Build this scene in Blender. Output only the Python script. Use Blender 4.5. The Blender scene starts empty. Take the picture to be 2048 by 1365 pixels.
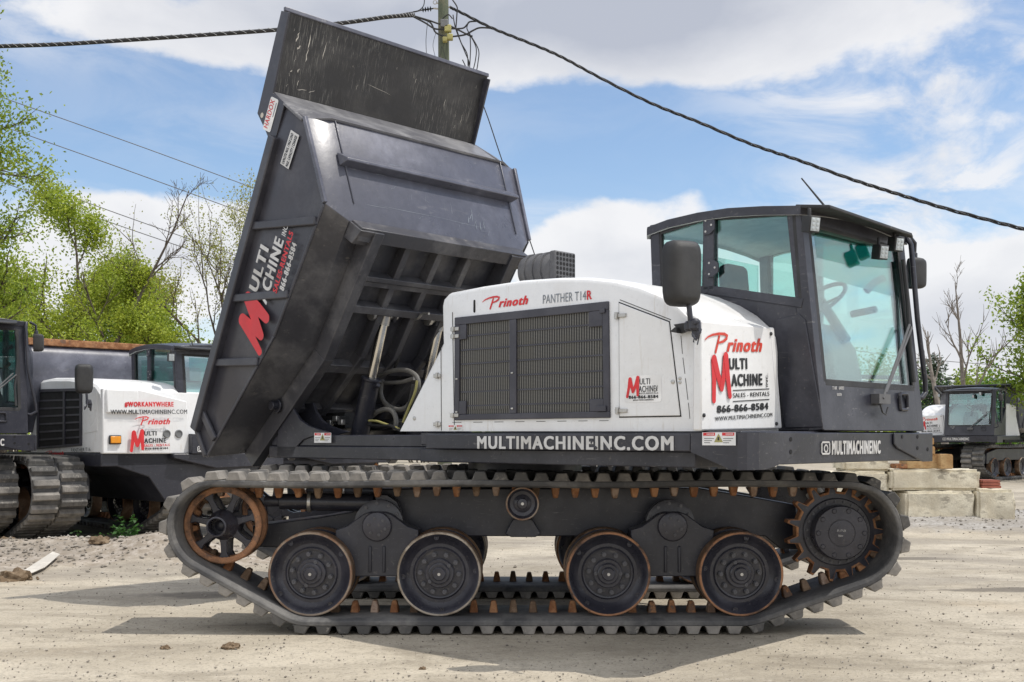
import bpy, bmesh, math, random
from mathutils import Vector, Matrix, noise
R = math.radians
SC = bpy.context.scene
COL = SC.collection
# ---------------------------------------------------------------- camera, sky, sun, exposure
FOC, HZ, EYE = 2308.0, 874.0, 1.39
cd = bpy.data.cameras.new("camera"); cam = bpy.data.objects.new("camera", cd); COL.objects.link(cam)
cam.location = (0, 0, EYE); cam.rotation_euler = (R(90), 0, 0)
cd.sensor_width = 36; cd.lens = 36 * FOC / 2048; cd.shift_y = (HZ - 682.5) / 2048
cd.clip_start = .1; cd.clip_end = 3000
SC.camera = cam
SUND = Vector((.51, -.09, 1.0)).normalized()          # towards the sun
sd = bpy.data.lights.new("sun", 'SUN'); sun = bpy.data.objects.new("sun", sd); COL.objects.link(sun)
sd.energy = 3.1; sd.angle = R(.53); sd.color = (1, .95, .87)
sun.rotation_euler = SUND.to_track_quat('Z', 'Y').to_euler(); sun.location = (5, 0, 20)
SC.view_settings.view_transform = 'Standard'; SC.view_settings.look = 'None'
SC.view_settings.exposure = 0.1; SC.view_settings.gamma = 1
SC.cycles.transparent_max_bounces = 24
SC.cycles.max_bounces = 8

class NT:
    """tiny node helper"""
    def __init__(s, tree): s.t = tree; s.t.nodes.clear()
    def n(s, typ, **kw):
        o = s.t.nodes.new(typ)
        for k, v in kw.items():
            if k.startswith('i_'):
                key = k[2:]; key = int(key) if key.isdigit() else key.replace('_', ' ')
                if isinstance(v, bpy.types.NodeSocket): s.t.links.new(v, o.inputs[key])
                else: o.inputs[key].default_value = v
            else: setattr(o, k, v)
        return o
    def link(s, a, b): s.t.links.new(a, b)
    def math(s, op, a, b=0.0, c=None, clamp=False):
        o = s.t.nodes.new('ShaderNodeMath'); o.operation = op; o.use_clamp = clamp
        for i, v in enumerate([a, b] + ([c] if c is not None else [])):
            if isinstance(v, bpy.types.NodeSocket): s.t.links.new(v, o.inputs[i])
            else: o.inputs[i].default_value = v
        return o.outputs[0]
    def smooth(s, x, lo, hi, a=0.0, b=1.0):
        o = s.t.nodes.new('ShaderNodeMapRange'); o.interpolation_type = 'SMOOTHSTEP'
        for i, v in enumerate((x, lo, hi, a, b)):
            if isinstance(v, bpy.types.NodeSocket): s.t.links.new(v, o.inputs[i])
            else: o.inputs[i].default_value = v
        return o.outputs[0]
    def mix(s, f, a, b):
        o = s.t.nodes.new('ShaderNodeMix'); o.data_type = 'RGBA'
        for i, v in ((0, f), (6, a), (7, b)):
            if isinstance(v, bpy.types.NodeSocket): s.t.links.new(v, o.inputs[i])
            elif i == 0: o.inputs[0].default_value = v
            else: o.inputs[i].default_value = (*v, 1) if len(v) == 3 else v
        return o.outputs[2]
    def noise(s, vec, scale, detail=6, rough=.55, dist=0.0):
        o = s.n('ShaderNodeTexNoise', i_Vector=vec, i_Scale=scale, i_Detail=detail, i_Roughness=rough, i_Distortion=dist)
        return o.outputs['Fac']

def make_world():
    w = bpy.data.worlds.new("World"); SC.world = w; w.use_nodes = True
    t = NT(w.node_tree)
    sky = t.n('ShaderNodeTexSky', sky_type='NISHITA', sun_disc=False, sun_elevation=math.asin(SUND.z),
              sun_rotation=math.atan2(SUND.x, SUND.y), altitude=100, air_density=1.0, dust_density=.6, ozone_density=2.0)
    bg1 = t.n('ShaderNodeBackground', i_Color=sky.outputs[0], i_Strength=.15)
    d = t.n('ShaderNodeTexCoord').outputs['Generated']
    sp = t.n('ShaderNodeSeparateXYZ', i_0=d)
    z = t.math('MAXIMUM', sp.outputs[2], 0.0)
    zz = t.math('ADD', z, .16)
    pv = t.n('ShaderNodeCombineXYZ', i_0=t.math('DIVIDE', sp.outputs[0], zz), i_1=t.math('DIVIDE', sp.outputs[1], zz), i_2=0.0).outputs[0]
    # cumulus seen from the side: noise over the direction itself, stretched sideways
    sv = t.n('ShaderNodeVectorMath', operation='MULTIPLY', i_0=d, i_1=(1, 1, 1.7)).outputs[0]
    n1 = t.noise(sv, 5.5, 9, .56, .25)
    n2 = t.noise(pv, .9, 9, .6, .5)
    n3 = t.noise(sv, 13, 7, .6)
    def blob(px, py, rx, ry, w):          # a cloud bank around one compass direction
        c = Vector(((px - 1024) / FOC, 1, (HZ - py) / FOC)); 
        az, el = math.atan2(c.x, c.y), math.atan2(c.z, math.hypot(c.x, c.y))
        A = t.math('ARCTAN2', sp.outputs[0], sp.outputs[1]); E = t.math('ARCSINE', sp.outputs[2])
        a = t.math('DIVIDE', t.math('SUBTRACT', A, az), rx / FOC); e = t.math('DIVIDE', t.math('SUBTRACT', E, el), ry / FOC)
        q = t.math('ADD', t.math('MULTIPLY', a, a), t.math('MULTIPLY', e, e))
        return t.math('MULTIPLY', t.math('POWER', 2.718, t.math('MULTIPLY', q, -1.0)), w)
    def total(L):
        s = None
        for b in L:
            v = blob(*b); s = v if s is None else t.math('ADD', s, v)
        return s
    banks = total(CLOUDS)
    gaps = total(GAPS)
    cov = t.math('ADD', t.math('MULTIPLY', n1, .95), t.math('MULTIPLY', n3, .45))
    cov = t.math('SUBTRACT', t.math('ADD', cov, banks), gaps)
    thick = t.smooth(cov, .79, .99)
    wisp = t.math('MULTIPLY', t.smooth(t.math('ADD', n2, t.math('MULTIPLY', gaps, -.5)), .40, .68), .72)
    fac = t.math('MAXIMUM', thick, wisp)
    wv = t.n('ShaderNodeMapping', i_Vector=d, i_Scale=(6, 6, 15), i_Rotation=(0, .55, 0)).outputs[0]
    veil = t.math('MINIMUM', t.math('MULTIPLY', total(VEILS), t.smooth(t.noise(wv, 1.25, 9, .62, .7), .36, .66)), .9)
    fac = t.math('MAXIMUM', fac, veil)
    hor = t.smooth(sp.outputs[2], -.02, .20, .34, 0.0)
    behind = t.math('MULTIPLY', t.smooth(sp.outputs[1], .25, -.35), t.smooth(n1, .30, .50))     # broken bright cloud out of view, added behind and overhead as fill light
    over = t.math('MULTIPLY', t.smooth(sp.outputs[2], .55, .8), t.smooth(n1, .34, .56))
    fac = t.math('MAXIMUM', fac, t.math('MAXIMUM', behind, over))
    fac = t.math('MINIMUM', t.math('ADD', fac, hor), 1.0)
    grey = t.math('ADD', total(GREYS), t.math('MULTIPLY', t.math('SUBTRACT', n1, .5), 1.6))
    ccol = t.mix(t.math('MAXIMUM', t.math('MINIMUM', grey, 1.0), 0.0), (.90, .90, .915), (.50, .53, .61))
    bg2 = t.n('ShaderNodeBackground', i_Color=ccol, i_Strength=t.smooth(t.math('ADD', t.math('MULTIPLY', sp.outputs[1], -1.0), sp.outputs[2]), -.45, .35, .96, 1.22))  # cloud glows stronger out of view, added to fill the near sides
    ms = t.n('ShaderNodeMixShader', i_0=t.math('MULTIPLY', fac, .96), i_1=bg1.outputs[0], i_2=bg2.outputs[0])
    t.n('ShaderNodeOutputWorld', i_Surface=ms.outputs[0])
VEILS = [(1880, 170, 260, 150, .95), (1960, 430, 300, 110, 1.0), (1640, 420, 260, 60, .5), (1600, 150, 200, 70, .6), (90, 60, 260, 60, .6), (620, 250, 500, 90, .25)]
CLOUDS = [(90, 10, 200, 60, .22), (1050, -40, 560, 190, .42), (300, 60, 420, 70, .22), (1500, 60, 300, 130, .3), (640, 110, 260, 70, .15), (1020, 150, 90, 50, .2),
          (200, 430, 170, 70, .3), (430, 440, 170, 80, .36), (250, 560, 320, 110, .36), (1300, 440, 150, 70, .34), (1160, 500, 160, 80, .34),
          (1380, 385, 45, 40, .25), (1250, 600, 500, 110, .3), (1900, 590, 360, 120, .3), (2030, 240, 90, 35, .16), (1780, 660, 500, 90, .22), (6700, 700, 1600, 900, .34), (1900, 330, 150, 60, .12), (1850, 60, 180, 50, .10)]
GAPS = [(250, 250, 330, 110, .45), (1200, 270, 280, 80, .45), (1480, 330, 260, 70, .4), (1720, 260, 200, 70, .14), (60, 110, 130, 60, .15), (580, 330, 260, 120, .2)]
GREYS = [(1230, 20, 340, 110, .8), (720, 40, 330, 90, .65), (1900, 640, 250, 70, .55), (1250, 520, 200, 60, .4), (1150, 60, 700, 90, .3), (430, 520, 200, 40, .25)]
make_world()

# ---------------------------------------------------------------- materials
def principled(name):
    m = bpy.data.materials.new(name); m.use_nodes = True
    t = NT(m.node_tree)
    b = t.n('ShaderNodeBsdfPrincipled'); o = t.n('ShaderNodeOutputMaterial', i_Surface=b.outputs[0])
    co = t.n('ShaderNodeTexCoord').outputs['Object']
    return m, t, b, co, o

def mat(name, col, rough=.5, metal=0.0, col2=None, scale=3.0, lo=.45, hi=.65, bump=0.0, bscale=60, scuff=None, spec=.5, rvar=.15, grain=.12, dist=.2, speck=0.0):
    """paint or bare material: two tones by noise, fine grain, optional scuffs"""
    m, t, b, co, o = principled(name)
    c = t.mix(t.smooth(t.noise(co, scale, 8, .62, dist), lo, hi), col, col2 or tuple(x * 1.25 for x in col))
    g = t.noise(co, scale * 14, 4, .7)
    c = t.mix(t.math('MULTIPLY', t.smooth(g, .35, .7), grain * 2), c, tuple(x * .55 for x in col))
    if scuff:
        scol, vec, th, amt = scuff
        mp = t.n('ShaderNodeMapping', i_Vector=co, i_Scale=vec)
        f = t.smooth(t.noise(mp.outputs[0], 1.0, 5, .7), th, th + .09)
        f = t.math('MULTIPLY', f, t.smooth(t.noise(co, 1.7, 4), .38, .68))
        c = t.mix(t.math('MULTIPLY', f, amt), c, scol)
    if speck:
        c = t.mix(t.math('MULTIPLY', t.smooth(t.noise(co, 38, 4, .65), .60, .72), speck), c, (.22, .205, .18))
    t.link(c, b.inputs['Base Color'])
    r = t.math('ADD', t.math('MULTIPLY', t.math('SUBTRACT', t.noise(co, scale * 3, 5), .5), rvar * 2), rough, clamp=True)
    t.link(r, b.inputs['Roughness']); b.inputs['Metallic'].default_value = metal
    b.inputs['Specular IOR Level'].default_value = spec
    if bump:
        bm_ = t.n('ShaderNodeBump', i_Strength=bump, i_Distance=.01, i_Height=t.noise(co, bscale, 6, .65))
        t.link(bm_.outputs[0], b.inputs['Normal'])
    return m

def glass(name, tint, refl, rough=0.0):
    m = bpy.data.materials.new(name); m.use_nodes = True
    t = NT(m.node_tree)
    tr = t.n('ShaderNodeBsdfTransparent', i_Color=(*tint, 1))
    gl = t.n('ShaderNodeBsdfGlossy', i_Color=(1, 1, 1, 1), i_Roughness=rough)
    fr = t.n('ShaderNodeLayerWeight', i_Blend=.35)
    f = t.math('ADD', t.math('MULTIPLY', fr.outputs['Fresnel'], .35), refl, clamp=True)
    ms = t.n('ShaderNodeMixShader', i_0=f, i_1=tr.outputs[0], i_2=gl.outputs[0])
    t.n('ShaderNodeOutputMaterial', i_Surface=ms.outputs[0])
    return m

DUST = (.30, .27, .23)
M = {}
M['black'] = mat('black_paint', (.024, .025, .035), .34, col2=(.046, .047, .060), scale=2.2, bump=.06, scuff=((.30, .29, .28), (5, 9, 50), .62, .6), grain=.16, speck=.30)
M['bedshade'] = mat('shaded_bed_paint', (.044, .044, .056), .38, col2=(.07, .07, .083), scale=2, bump=.05, scuff=((.3, .29, .28), (6, 30, 60), .66, .4))  # darker copy of the bed paint: the sides' shade put into the colour
M['bed'] = mat('bed_paint', (.082, .085, .110), .32, col2=(.20, .205, .25), scale=1.0, lo=.44, hi=.74, bump=.3, bscale=2.4, scuff=((.40, .39, .38), (50, 3, 5), .60, .6), grain=.16, speck=.2)
M['bedworn'] = mat('worn_bed_plate', (.115, .115, .128), .42, col2=(.24, .24, .25), scale=2.5, lo=.4, hi=.7, bump=.06, scuff=((.42, .41, .40), (40, 3, 40), .52, .6), grain=.1)
M['bedscratch'] = mat('scraped_bed_paint', (.026, .026, .029), .45, col2=(.052, .051, .052), scale=2.2, bump=.08, scuff=((.36, .35, .32), (14, 150, 5), .55, .6), grain=.15)
M['under'] = mat('under_paint', (.050, .050, .058), .34, col2=(.12, .118, .124), scale=2, speck=.25, bump=.08, scuff=((.27, .25, .22), (6, 6, 14), .62, .5))
M['white'] = mat('white_paint', (.78, .79, .80), .32, col2=(.74, .74, .74), scale=1.5, scuff=((.50, .45, .37), (24, 24, 2.5), .56, .38), grain=.04, spec=.5, bump=.05, bscale=2.5, speck=.14)
M['door'] = mat('grille_frame_paint', (.040, .040, .054), .40, col2=(.060, .060, .076), grain=.08)
M['rubber'] = mat('track_rubber', (.070, .070, .073), .68, col2=(.18, .175, .168), scale=2.4, lo=.4, hi=.66, bump=.35, bscale=45, scuff=((.34, .32, .29), (9, 40, 40), .60, .55), spec=.3)
M['lug'] = mat('lug_rubber', (.085, .083, .08), .8, col2=(.29, .27, .245), scale=1.1, lo=.42, hi=.62, bump=.4, bscale=50, scuff=((.4, .37, .33), (12, 30, 12), .56, .5), spec=.25)
M['rust'] = mat('rusty_steel', (.22, .092, .040), .8, col2=(.42, .215, .105), scale=9, lo=.38, hi=.62, bump=.5, bscale=70, scuff=((.10, .085, .075), (14, 14, 14), .5, .8), spec=.3)
M['rustmud'] = mat('muddy_rust', (.13, .085, .055), .85, col2=(.27, .19, .13), scale=11, bump=.5, spec=.2)
M['rustworn'] = mat('rubbed_rust', (.20, .12, .075), .55, .2, col2=(.34, .25, .19), scale=14, lo=.4, hi=.6, bump=.4)
M['edgebright'] = mat('rubbed_rim_edge', (.40, .35, .29), .42, .3, col2=(.20, .16, .12), scale=9, lo=.4, hi=.62)
M['intake'] = mat('intake_plastic', (.085, .085, .092), .55, col2=(.12, .12, .125), bump=.3, bscale=120)
M['rustrim'] = mat('rusty_rim', (.075, .055, .045), .75, col2=(.40, .20, .105), scale=7, lo=.32, hi=.56, bump=.4, bscale=70, scuff=((.09, .08, .075), (10, 10, 10), .52, .8), spec=.3)
M['rustdark'] = mat('worn_rusty_tread', (.17, .095, .052), .6, col2=(.30, .20, .13), scale=6, bump=.35, bscale=50, scuff=((.035, .032, .03), (9, 9, 9), .5, .8))
M['edge'] = mat('worn_rim_edge', (.30, .24, .185), .5, .2, col2=(.22, .115, .065), scale=9, lo=.4, hi=.62)
M['wheel'] = mat('wheel_paint', (.027, .027, .037), .30, col2=(.048, .047, .060), bump=.08, scuff=((.2, .18, .15), (10, 10, 10), .62, .5), speck=.3)
M['boltglint'] = mat('bolt_glint_paint', (.095, .095, .108), .30, col2=(.05, .05, .055), scale=20)  # paler than the black wheels: the bolts' highlights put into the colour
M['chrome'] = mat('chrome_rod', (.62, .60, .56), .18, 1.0, grain=.05)
M['zinc'] = mat('zinc_fitting', (.48, .47, .45), .35, .8)
M['plastic'] = mat('black_plastic', (.020, .020, .022), .55, col2=(.036, .036, .036), bump=.35, bscale=220, scuff=((.28, .27, .26), (40, 6, 6), .66, .6), grain=.05)
M['dark'] = mat('dark_void', (.008, .008, .009), .8)
M['hose'] = mat('grey_hose', (.13, .125, .115), .6, bump=.3, bscale=250)
M['hoseblack'] = mat('black_hose', (.018, .018, .018), .5)
M['yellow'] = mat('yellow_mark', (.36, .33, .12), .6)
M['red'] = mat('red_vinyl', (.58, .022, .028), .38, grain=.02)
M['redorange'] = mat('red_script_vinyl', (.56, .05, .028), .38, grain=.02)
M['ink'] = mat('dark_vinyl', (.022, .023, .026), .4, grain=.02)
M['grey_vinyl'] = mat('grey_vinyl', (.17, .19, .22), .4, grain=.02)
M['white_vinyl'] = mat('white_vinyl', (.62, .62, .62), .45, col2=(.5, .49, .47), grain=.06)
M['sticker'] = mat('sticker_white', (.72, .72, .72), .4, grain=.03)
M['glass'] = glass('cab_glass', (.74, .91, .88), .07)
M['windshield'] = glass('windshield_glass', (.85, .975, .96), .11)
M['glasstop'] = glass('shaded_glass_band', (.10, .58, .52), .10)
M['mirror'] = mat('mirror_glass', (.7, .72, .74), .05, 1.0, grain=0)
M['liner'] = mat('cab_liner', (.42, .44, .43), .8)
M['wiper'] = mat('wiper_paint', (.09, .09, .095), .45)
M['trim'] = mat('cab_trim_plastic', (.17, .175, .18), .6)
M['seat'] = mat('seat_fabric', (.028, .03, .038), .8)
M['lens'] = mat('lamp_lens', (.42, .46, .48), .12, grain=.0)
M['amber'] = mat('amber_lens', (.75, .28, .01), .25, grain=0)
M['concrete'] = mat('cast_concrete', (.58, .52, .40), .9, col2=(.72, .67, .54), scale=3, lo=.35, hi=.65, bump=.9, bscale=22, scuff=((.22, .19, .15), (4, 4, 9), .52, .65), spec=.2)
M['timber'] = mat('sawn_timber', (.50, .34, .17), .8, col2=(.40, .24, .11), scale=3, bump=.3, bscale=50, scuff=((.25, .15, .07), (30, 4, 60), .52, .7), spec=.2)
M['brick'] = mat('red_paver', (.28, .09, .06), .85, bump=.4)
M['pole'] = mat('treated_pole', (.12, .14, .10), .9, col2=(.20, .19, .13), scale=3, bump=.5, bscale=20, scuff=((.30, .27, .2), (18, 18, 1.2), .52, .7), spec=.2)
M['wire'] = mat('cable_sheath', (.02, .02, .022), .6)
M['wiregrey'] = mat('bare_wire', (.12, .12, .13), .5)
M['clod'] = mat('dirt_clod', (.16, .115, .075), .95, col2=(.25, .19, .13), scale=14, bump=.8, bscale=40, spec=.1)
M['bark'] = mat('bark', (.11, .09, .075), .9, col2=(.18, .155, .13), scale=4, bump=.6, bscale=20, spec=.15)
M['deadwood'] = mat('dead_wood', (.20, .175, .155), .9, col2=(.30, .27, .24), scale=4, bump=.5, spec=.15)
M['orange'] = mat('machine_yellow', (.62, .34, .02), .4)
M['scrap'] = mat('pale_scrap', (.52, .49, .44), .8)

def radiator():
    m, t, b, co, o = principled('radiator_core')
    sp = t.n('ShaderNodeSeparateXYZ', i_0=co)
    w1 = t.math('SINE', t.math('MULTIPLY', sp.outputs[0], 300.0))
    w2 = t.math('SINE', t.math('MULTIPLY', sp.outputs[2], 700.0))
    f = t.smooth(t.math('ADD', w1, t.math('MULTIPLY', w2, .35)), -.3, .9)
    c = t.mix(f, (.020, .020, .020), (.185, .18, .168))
    c = t.mix(t.math('MULTIPLY', t.smooth(t.noise(co, 5, 6), .45, .7), .5), c, (.09, .085, .07))
    t.link(c, b.inputs['Base Color']); b.inputs['Roughness'].default_value = .6; b.inputs['Metallic'].default_value = .25
    return m
M['core'] = radiator()

def leafmat(name, c1, c2, c3):
    m = bpy.data.materials.new(name); m.use_nodes = True
    t = NT(m.node_tree); co = t.n('ShaderNodeTexCoord').outputs['Object']
    c = t.mix(t.smooth(t.noise(co, .8, 4), .35, .65), c1, c2)
    c = t.mix(t.smooth(t.noise(co, 9, 3), .45, .7), c, c3)
    c = t.mix(t.smooth(t.noise(co, 23, 2, .5), .42, .62, 0, .75), c, tuple(x * .45 for x in c3))
    d = t.n('ShaderNodeBsdfPrincipled', i_Base_Color=c, i_Roughness=.55)
    tr = t.n('ShaderNodeBsdfTranslucent', i_Color=c)
    ms = t.n('ShaderNodeMixShader', i_0=.42, i_1=d.outputs[0], i_2=tr.outputs[0])
    t.n('ShaderNodeOutputMaterial', i_Surface=ms.outputs[0])
    return m
M['leaf_spring'] = leafmat('spring_leaves', (.42, .52, .05), (.55, .60, .07), (.28, .40, .045))
M['leaf_mid'] = leafmat('mid_leaves', (.33, .45, .045), (.46, .55, .07), (.22, .33, .04))
M['leaf_bud'] = leafmat('budding_leaves', (.42, .43, .09), (.50, .46, .12), (.30, .35, .07))
M['needle'] = leafmat('needles', (.035, .075, .030), (.055, .10, .035), (.025, .055, .025))
M['leaf_deep'] = leafmat('weed_leaves', (.05, .16, .03), (.08, .20, .04), (.04, .11, .02))
M['leaf_vivid'] = leafmat('vivid_leaves', (.12, .28, .03), (.20, .34, .03), (.07, .2, .02))

# ---------------------------------------------------------------- mesh helpers
class MB:
    def __init__(s): s.v = []; s.f = []; s.m = []
    def add(s, vs, fs, mi=0):
        o = len(s.v); s.v += [tuple(v) for v in vs]
        for f in fs: s.f.append([i + o for i in f]); s.m.append(mi)
    def box(s, x0, x1, y0, y1, z0, z1, mi=0, T=None):
        vs = [Vector((x, y, z)) for z in (z0, z1) for y in (y0, y1) for x in (x0, x1)]
        if T: vs = [T @ v for v in vs]
        s.add(vs, [(0, 2, 3, 1), (4, 5, 7, 6), (0, 1, 5, 4), (2, 6, 7, 3), (0, 4, 6, 2), (1, 3, 7, 5)], mi)
    def prism(s, pts, vec, mi=0, mside=None):
        n = len(pts); vec = Vector(vec); P = [Vector(p) for p in pts]
        nr = Vector((0, 0, 0))
        for i in range(n):
            a, b = P[i], P[(i + 1) % n]; nr += a.cross(b)
        if nr.dot(vec) > 0: P = P[::-1]
        Q = [p + vec for p in P]
        s.add(P + Q, [tuple(range(n)), tuple(range(2 * n - 1, n - 1, -1))], mi)
        o = len(s.v) - 2 * n
        for i in range(n):
            j = (i + 1) % n
            s.f.append([o + i, o + n + i, o + n + j, o + j]); s.m.append(mi if mside is None else mside)
    def bar(s, a, b, w, h, up=(0, 0, 1), mi=0):
        """rectangular bar from a to b, w across, h along 'up'"""
        a, b = Vector(a), Vector(b); d = (b - a).normalized(); u = Vector(up); u = (u - d * u.dot(d)).normalized(); r = d.cross(u)
        q = [a - r * w / 2 - u * h / 2, a + r * w / 2 - u * h / 2, a + r * w / 2 + u * h / 2, a - r * w / 2 + u * h / 2]
        s.prism(q, b - a, mi)
    def tube(s, pts, r, n=8, mi=0, cap=True):
        P = [Vector(p) for p in pts]; k = len(P); rr = r if isinstance(r, (list, tuple)) else [r] * k
        d = (P[1] - P[0]).normalized(); u = d.orthogonal().normalized(); rings = []
        for i, p in enumerate(P):
            dd = (P[min(i + 1, k - 1)] - P[max(i - 1, 0)])
            if dd.length < 1e-9: dd = d
            d = dd.normalized(); u = (u - d * u.dot(d)).normalized(); w = d.cross(u)
            rings.append([p + (u * math.cos(2 * math.pi * j / n) + w * math.sin(2 * math.pi * j / n)) * rr[i] for j in range(n)])
        o = len(s.v)
        for g in rings: s.v += [tuple(x) for x in g]
        for i in range(k - 1):
            for j in range(n):
                j2 = (j + 1) % n
                s.f.append([o + i * n + j, o + i * n + j2, o + (i + 1) * n + j2, o + (i + 1) * n + j]); s.m.append(mi)
        if cap:
            s.f.append([o + j for j in range(n)][::-1]); s.m.append(mi)
            s.f.append([o + (k - 1) * n + j for j in range(n)]); s.m.append(mi)
    def lathe(s, prof, org, axis=(0, -1, 0), n=40, mi=0, mats=None, cap=True):
        """prof: (radius, height along axis) list"""
        A = Vector(axis).normalized(); U = A.orthogonal().normalized(); W = A.cross(U); org = Vector(org); o = len(s.v); k = len(prof)
        for (r, h) in prof:
            for j in range(n):
                t = 2 * math.pi * j / n
                s.v.append(tuple(org + A * h + (U * math.cos(t) + W * math.sin(t)) * max(r, 1e-4)))
        for i in range(k - 1):
            for j in range(n):
                j2 = (j + 1) % n
                s.f.append([o + i * n + j, o + i * n + j2, o + (i + 1) * n + j2, o + (i + 1) * n + j]); s.m.append(mats[i] if mats else mi)
        for e, fl in ((0, True), (k - 1, False)):
            if cap and prof[e][0] > 1e-3:
                f = [o + e * n + j for j in range(n)]; s.f.append(f[::-1] if fl else f); s.m.append(mi if not mats else mats[min(e, k - 2)])
    def build(s, name, mats, parent=None, bevel=0.0, ang=35, seg=2, solid=0.0, recalc=True, weld=0.0):
        me = bpy.data.meshes.new(name)
        me.from_pydata(s.v, [], s.f)
        for m in (mats if isinstance(mats, (list, tuple)) else [mats]): me.materials.append(M[m] if isinstance(m, str) else m)
        me.polygons.foreach_set('material_index', s.m)
        if recalc:
            b = bmesh.new(); b.from_mesh(me)
            if weld: bmesh.ops.remove_doubles(b, verts=b.verts, dist=weld)
            bmesh.ops.recalc_face_normals(b, faces=b.faces); b.to_mesh(me); b.free()
        if ang:
            me.polygons.foreach_set('use_smooth', [True] * len(me.polygons)); me.set_sharp_from_angle(angle=R(ang))
        me.update()
        o = bpy.data.objects.new(name, me); COL.objects.link(o)
        if parent: o.parent = parent
        if solid:
            q = o.modifiers.new('thickness', 'SOLIDIFY'); q.thickness = abs(solid); q.offset = -1 if solid > 0 else 1
        if bevel:
            q = o.modifiers.new('bevel', 'BEVEL'); q.width = bevel; q.segments = seg; q.limit_method = 'ANGLE'; q.angle_limit = R(40)
        return o

def tag(o, label=None, cat=None, group=None, kind=None):
    for k, v in (('label', label), ('category', cat), ('group', group), ('kind', kind)):
        if v: o[k] = v
    return o
def empty(name, loc=(0, 0, 0), rz=0.0):
    o = bpy.data.objects.new(name, None); COL.objects.link(o); o.location = loc; o.rotation_euler = (0, 0, rz); o.empty_display_size = .2
    return o
def children(o): return [c for c in COL.objects if c.parent == o]
def copy_tree(o, parent=None, skip=()):
    c = o.copy(); COL.objects.link(c)
    if parent: c.parent = parent
    for ch in KIDS(o):
        if ch.name.split('.')[0] not in skip: copy_tree(ch, c, skip)
    return c
def KIDS(o): return list(o.children)
def at(px, py, Y): return Vector(((px - 1024) / FOC * Y, Y, EYE - (py - HZ) * Y / FOC))

class Frame:
    """plan frame of a machine: centre C, heading turned th to the right-front; local x forward, y to its left"""
    def __init__(s, C, th): s.C = C; s.th = th; s.c = math.cos(th); s.s = math.sin(th)
    def side(s, px, py, b):
        t = (px - 1024) / FOC; Y = (s.C[0] * s.s + s.C[1] * s.c - b) / (s.c + t * s.s); X = t * Y
        return Vector(((X - s.C[0]) * s.c - (Y - s.C[1]) * s.s, -b, EYE - (py - HZ) * Y / FOC))
    def front(s, px, py, a):
        t = (px - 1024) / FOC; Y = (a + s.C[0] * s.c - s.C[1] * s.s) / (t * s.c - s.s); X = t * Y
        return Vector((a, (X - s.C[0]) * s.s + (Y - s.C[1]) * s.c, EYE - (py - HZ) * Y / FOC))
    def world(s, p): return Vector((s.C[0] + p[0] * s.c + p[1] * s.s, s.C[1] - p[0] * s.s + p[1] * s.c, p[2]))

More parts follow.
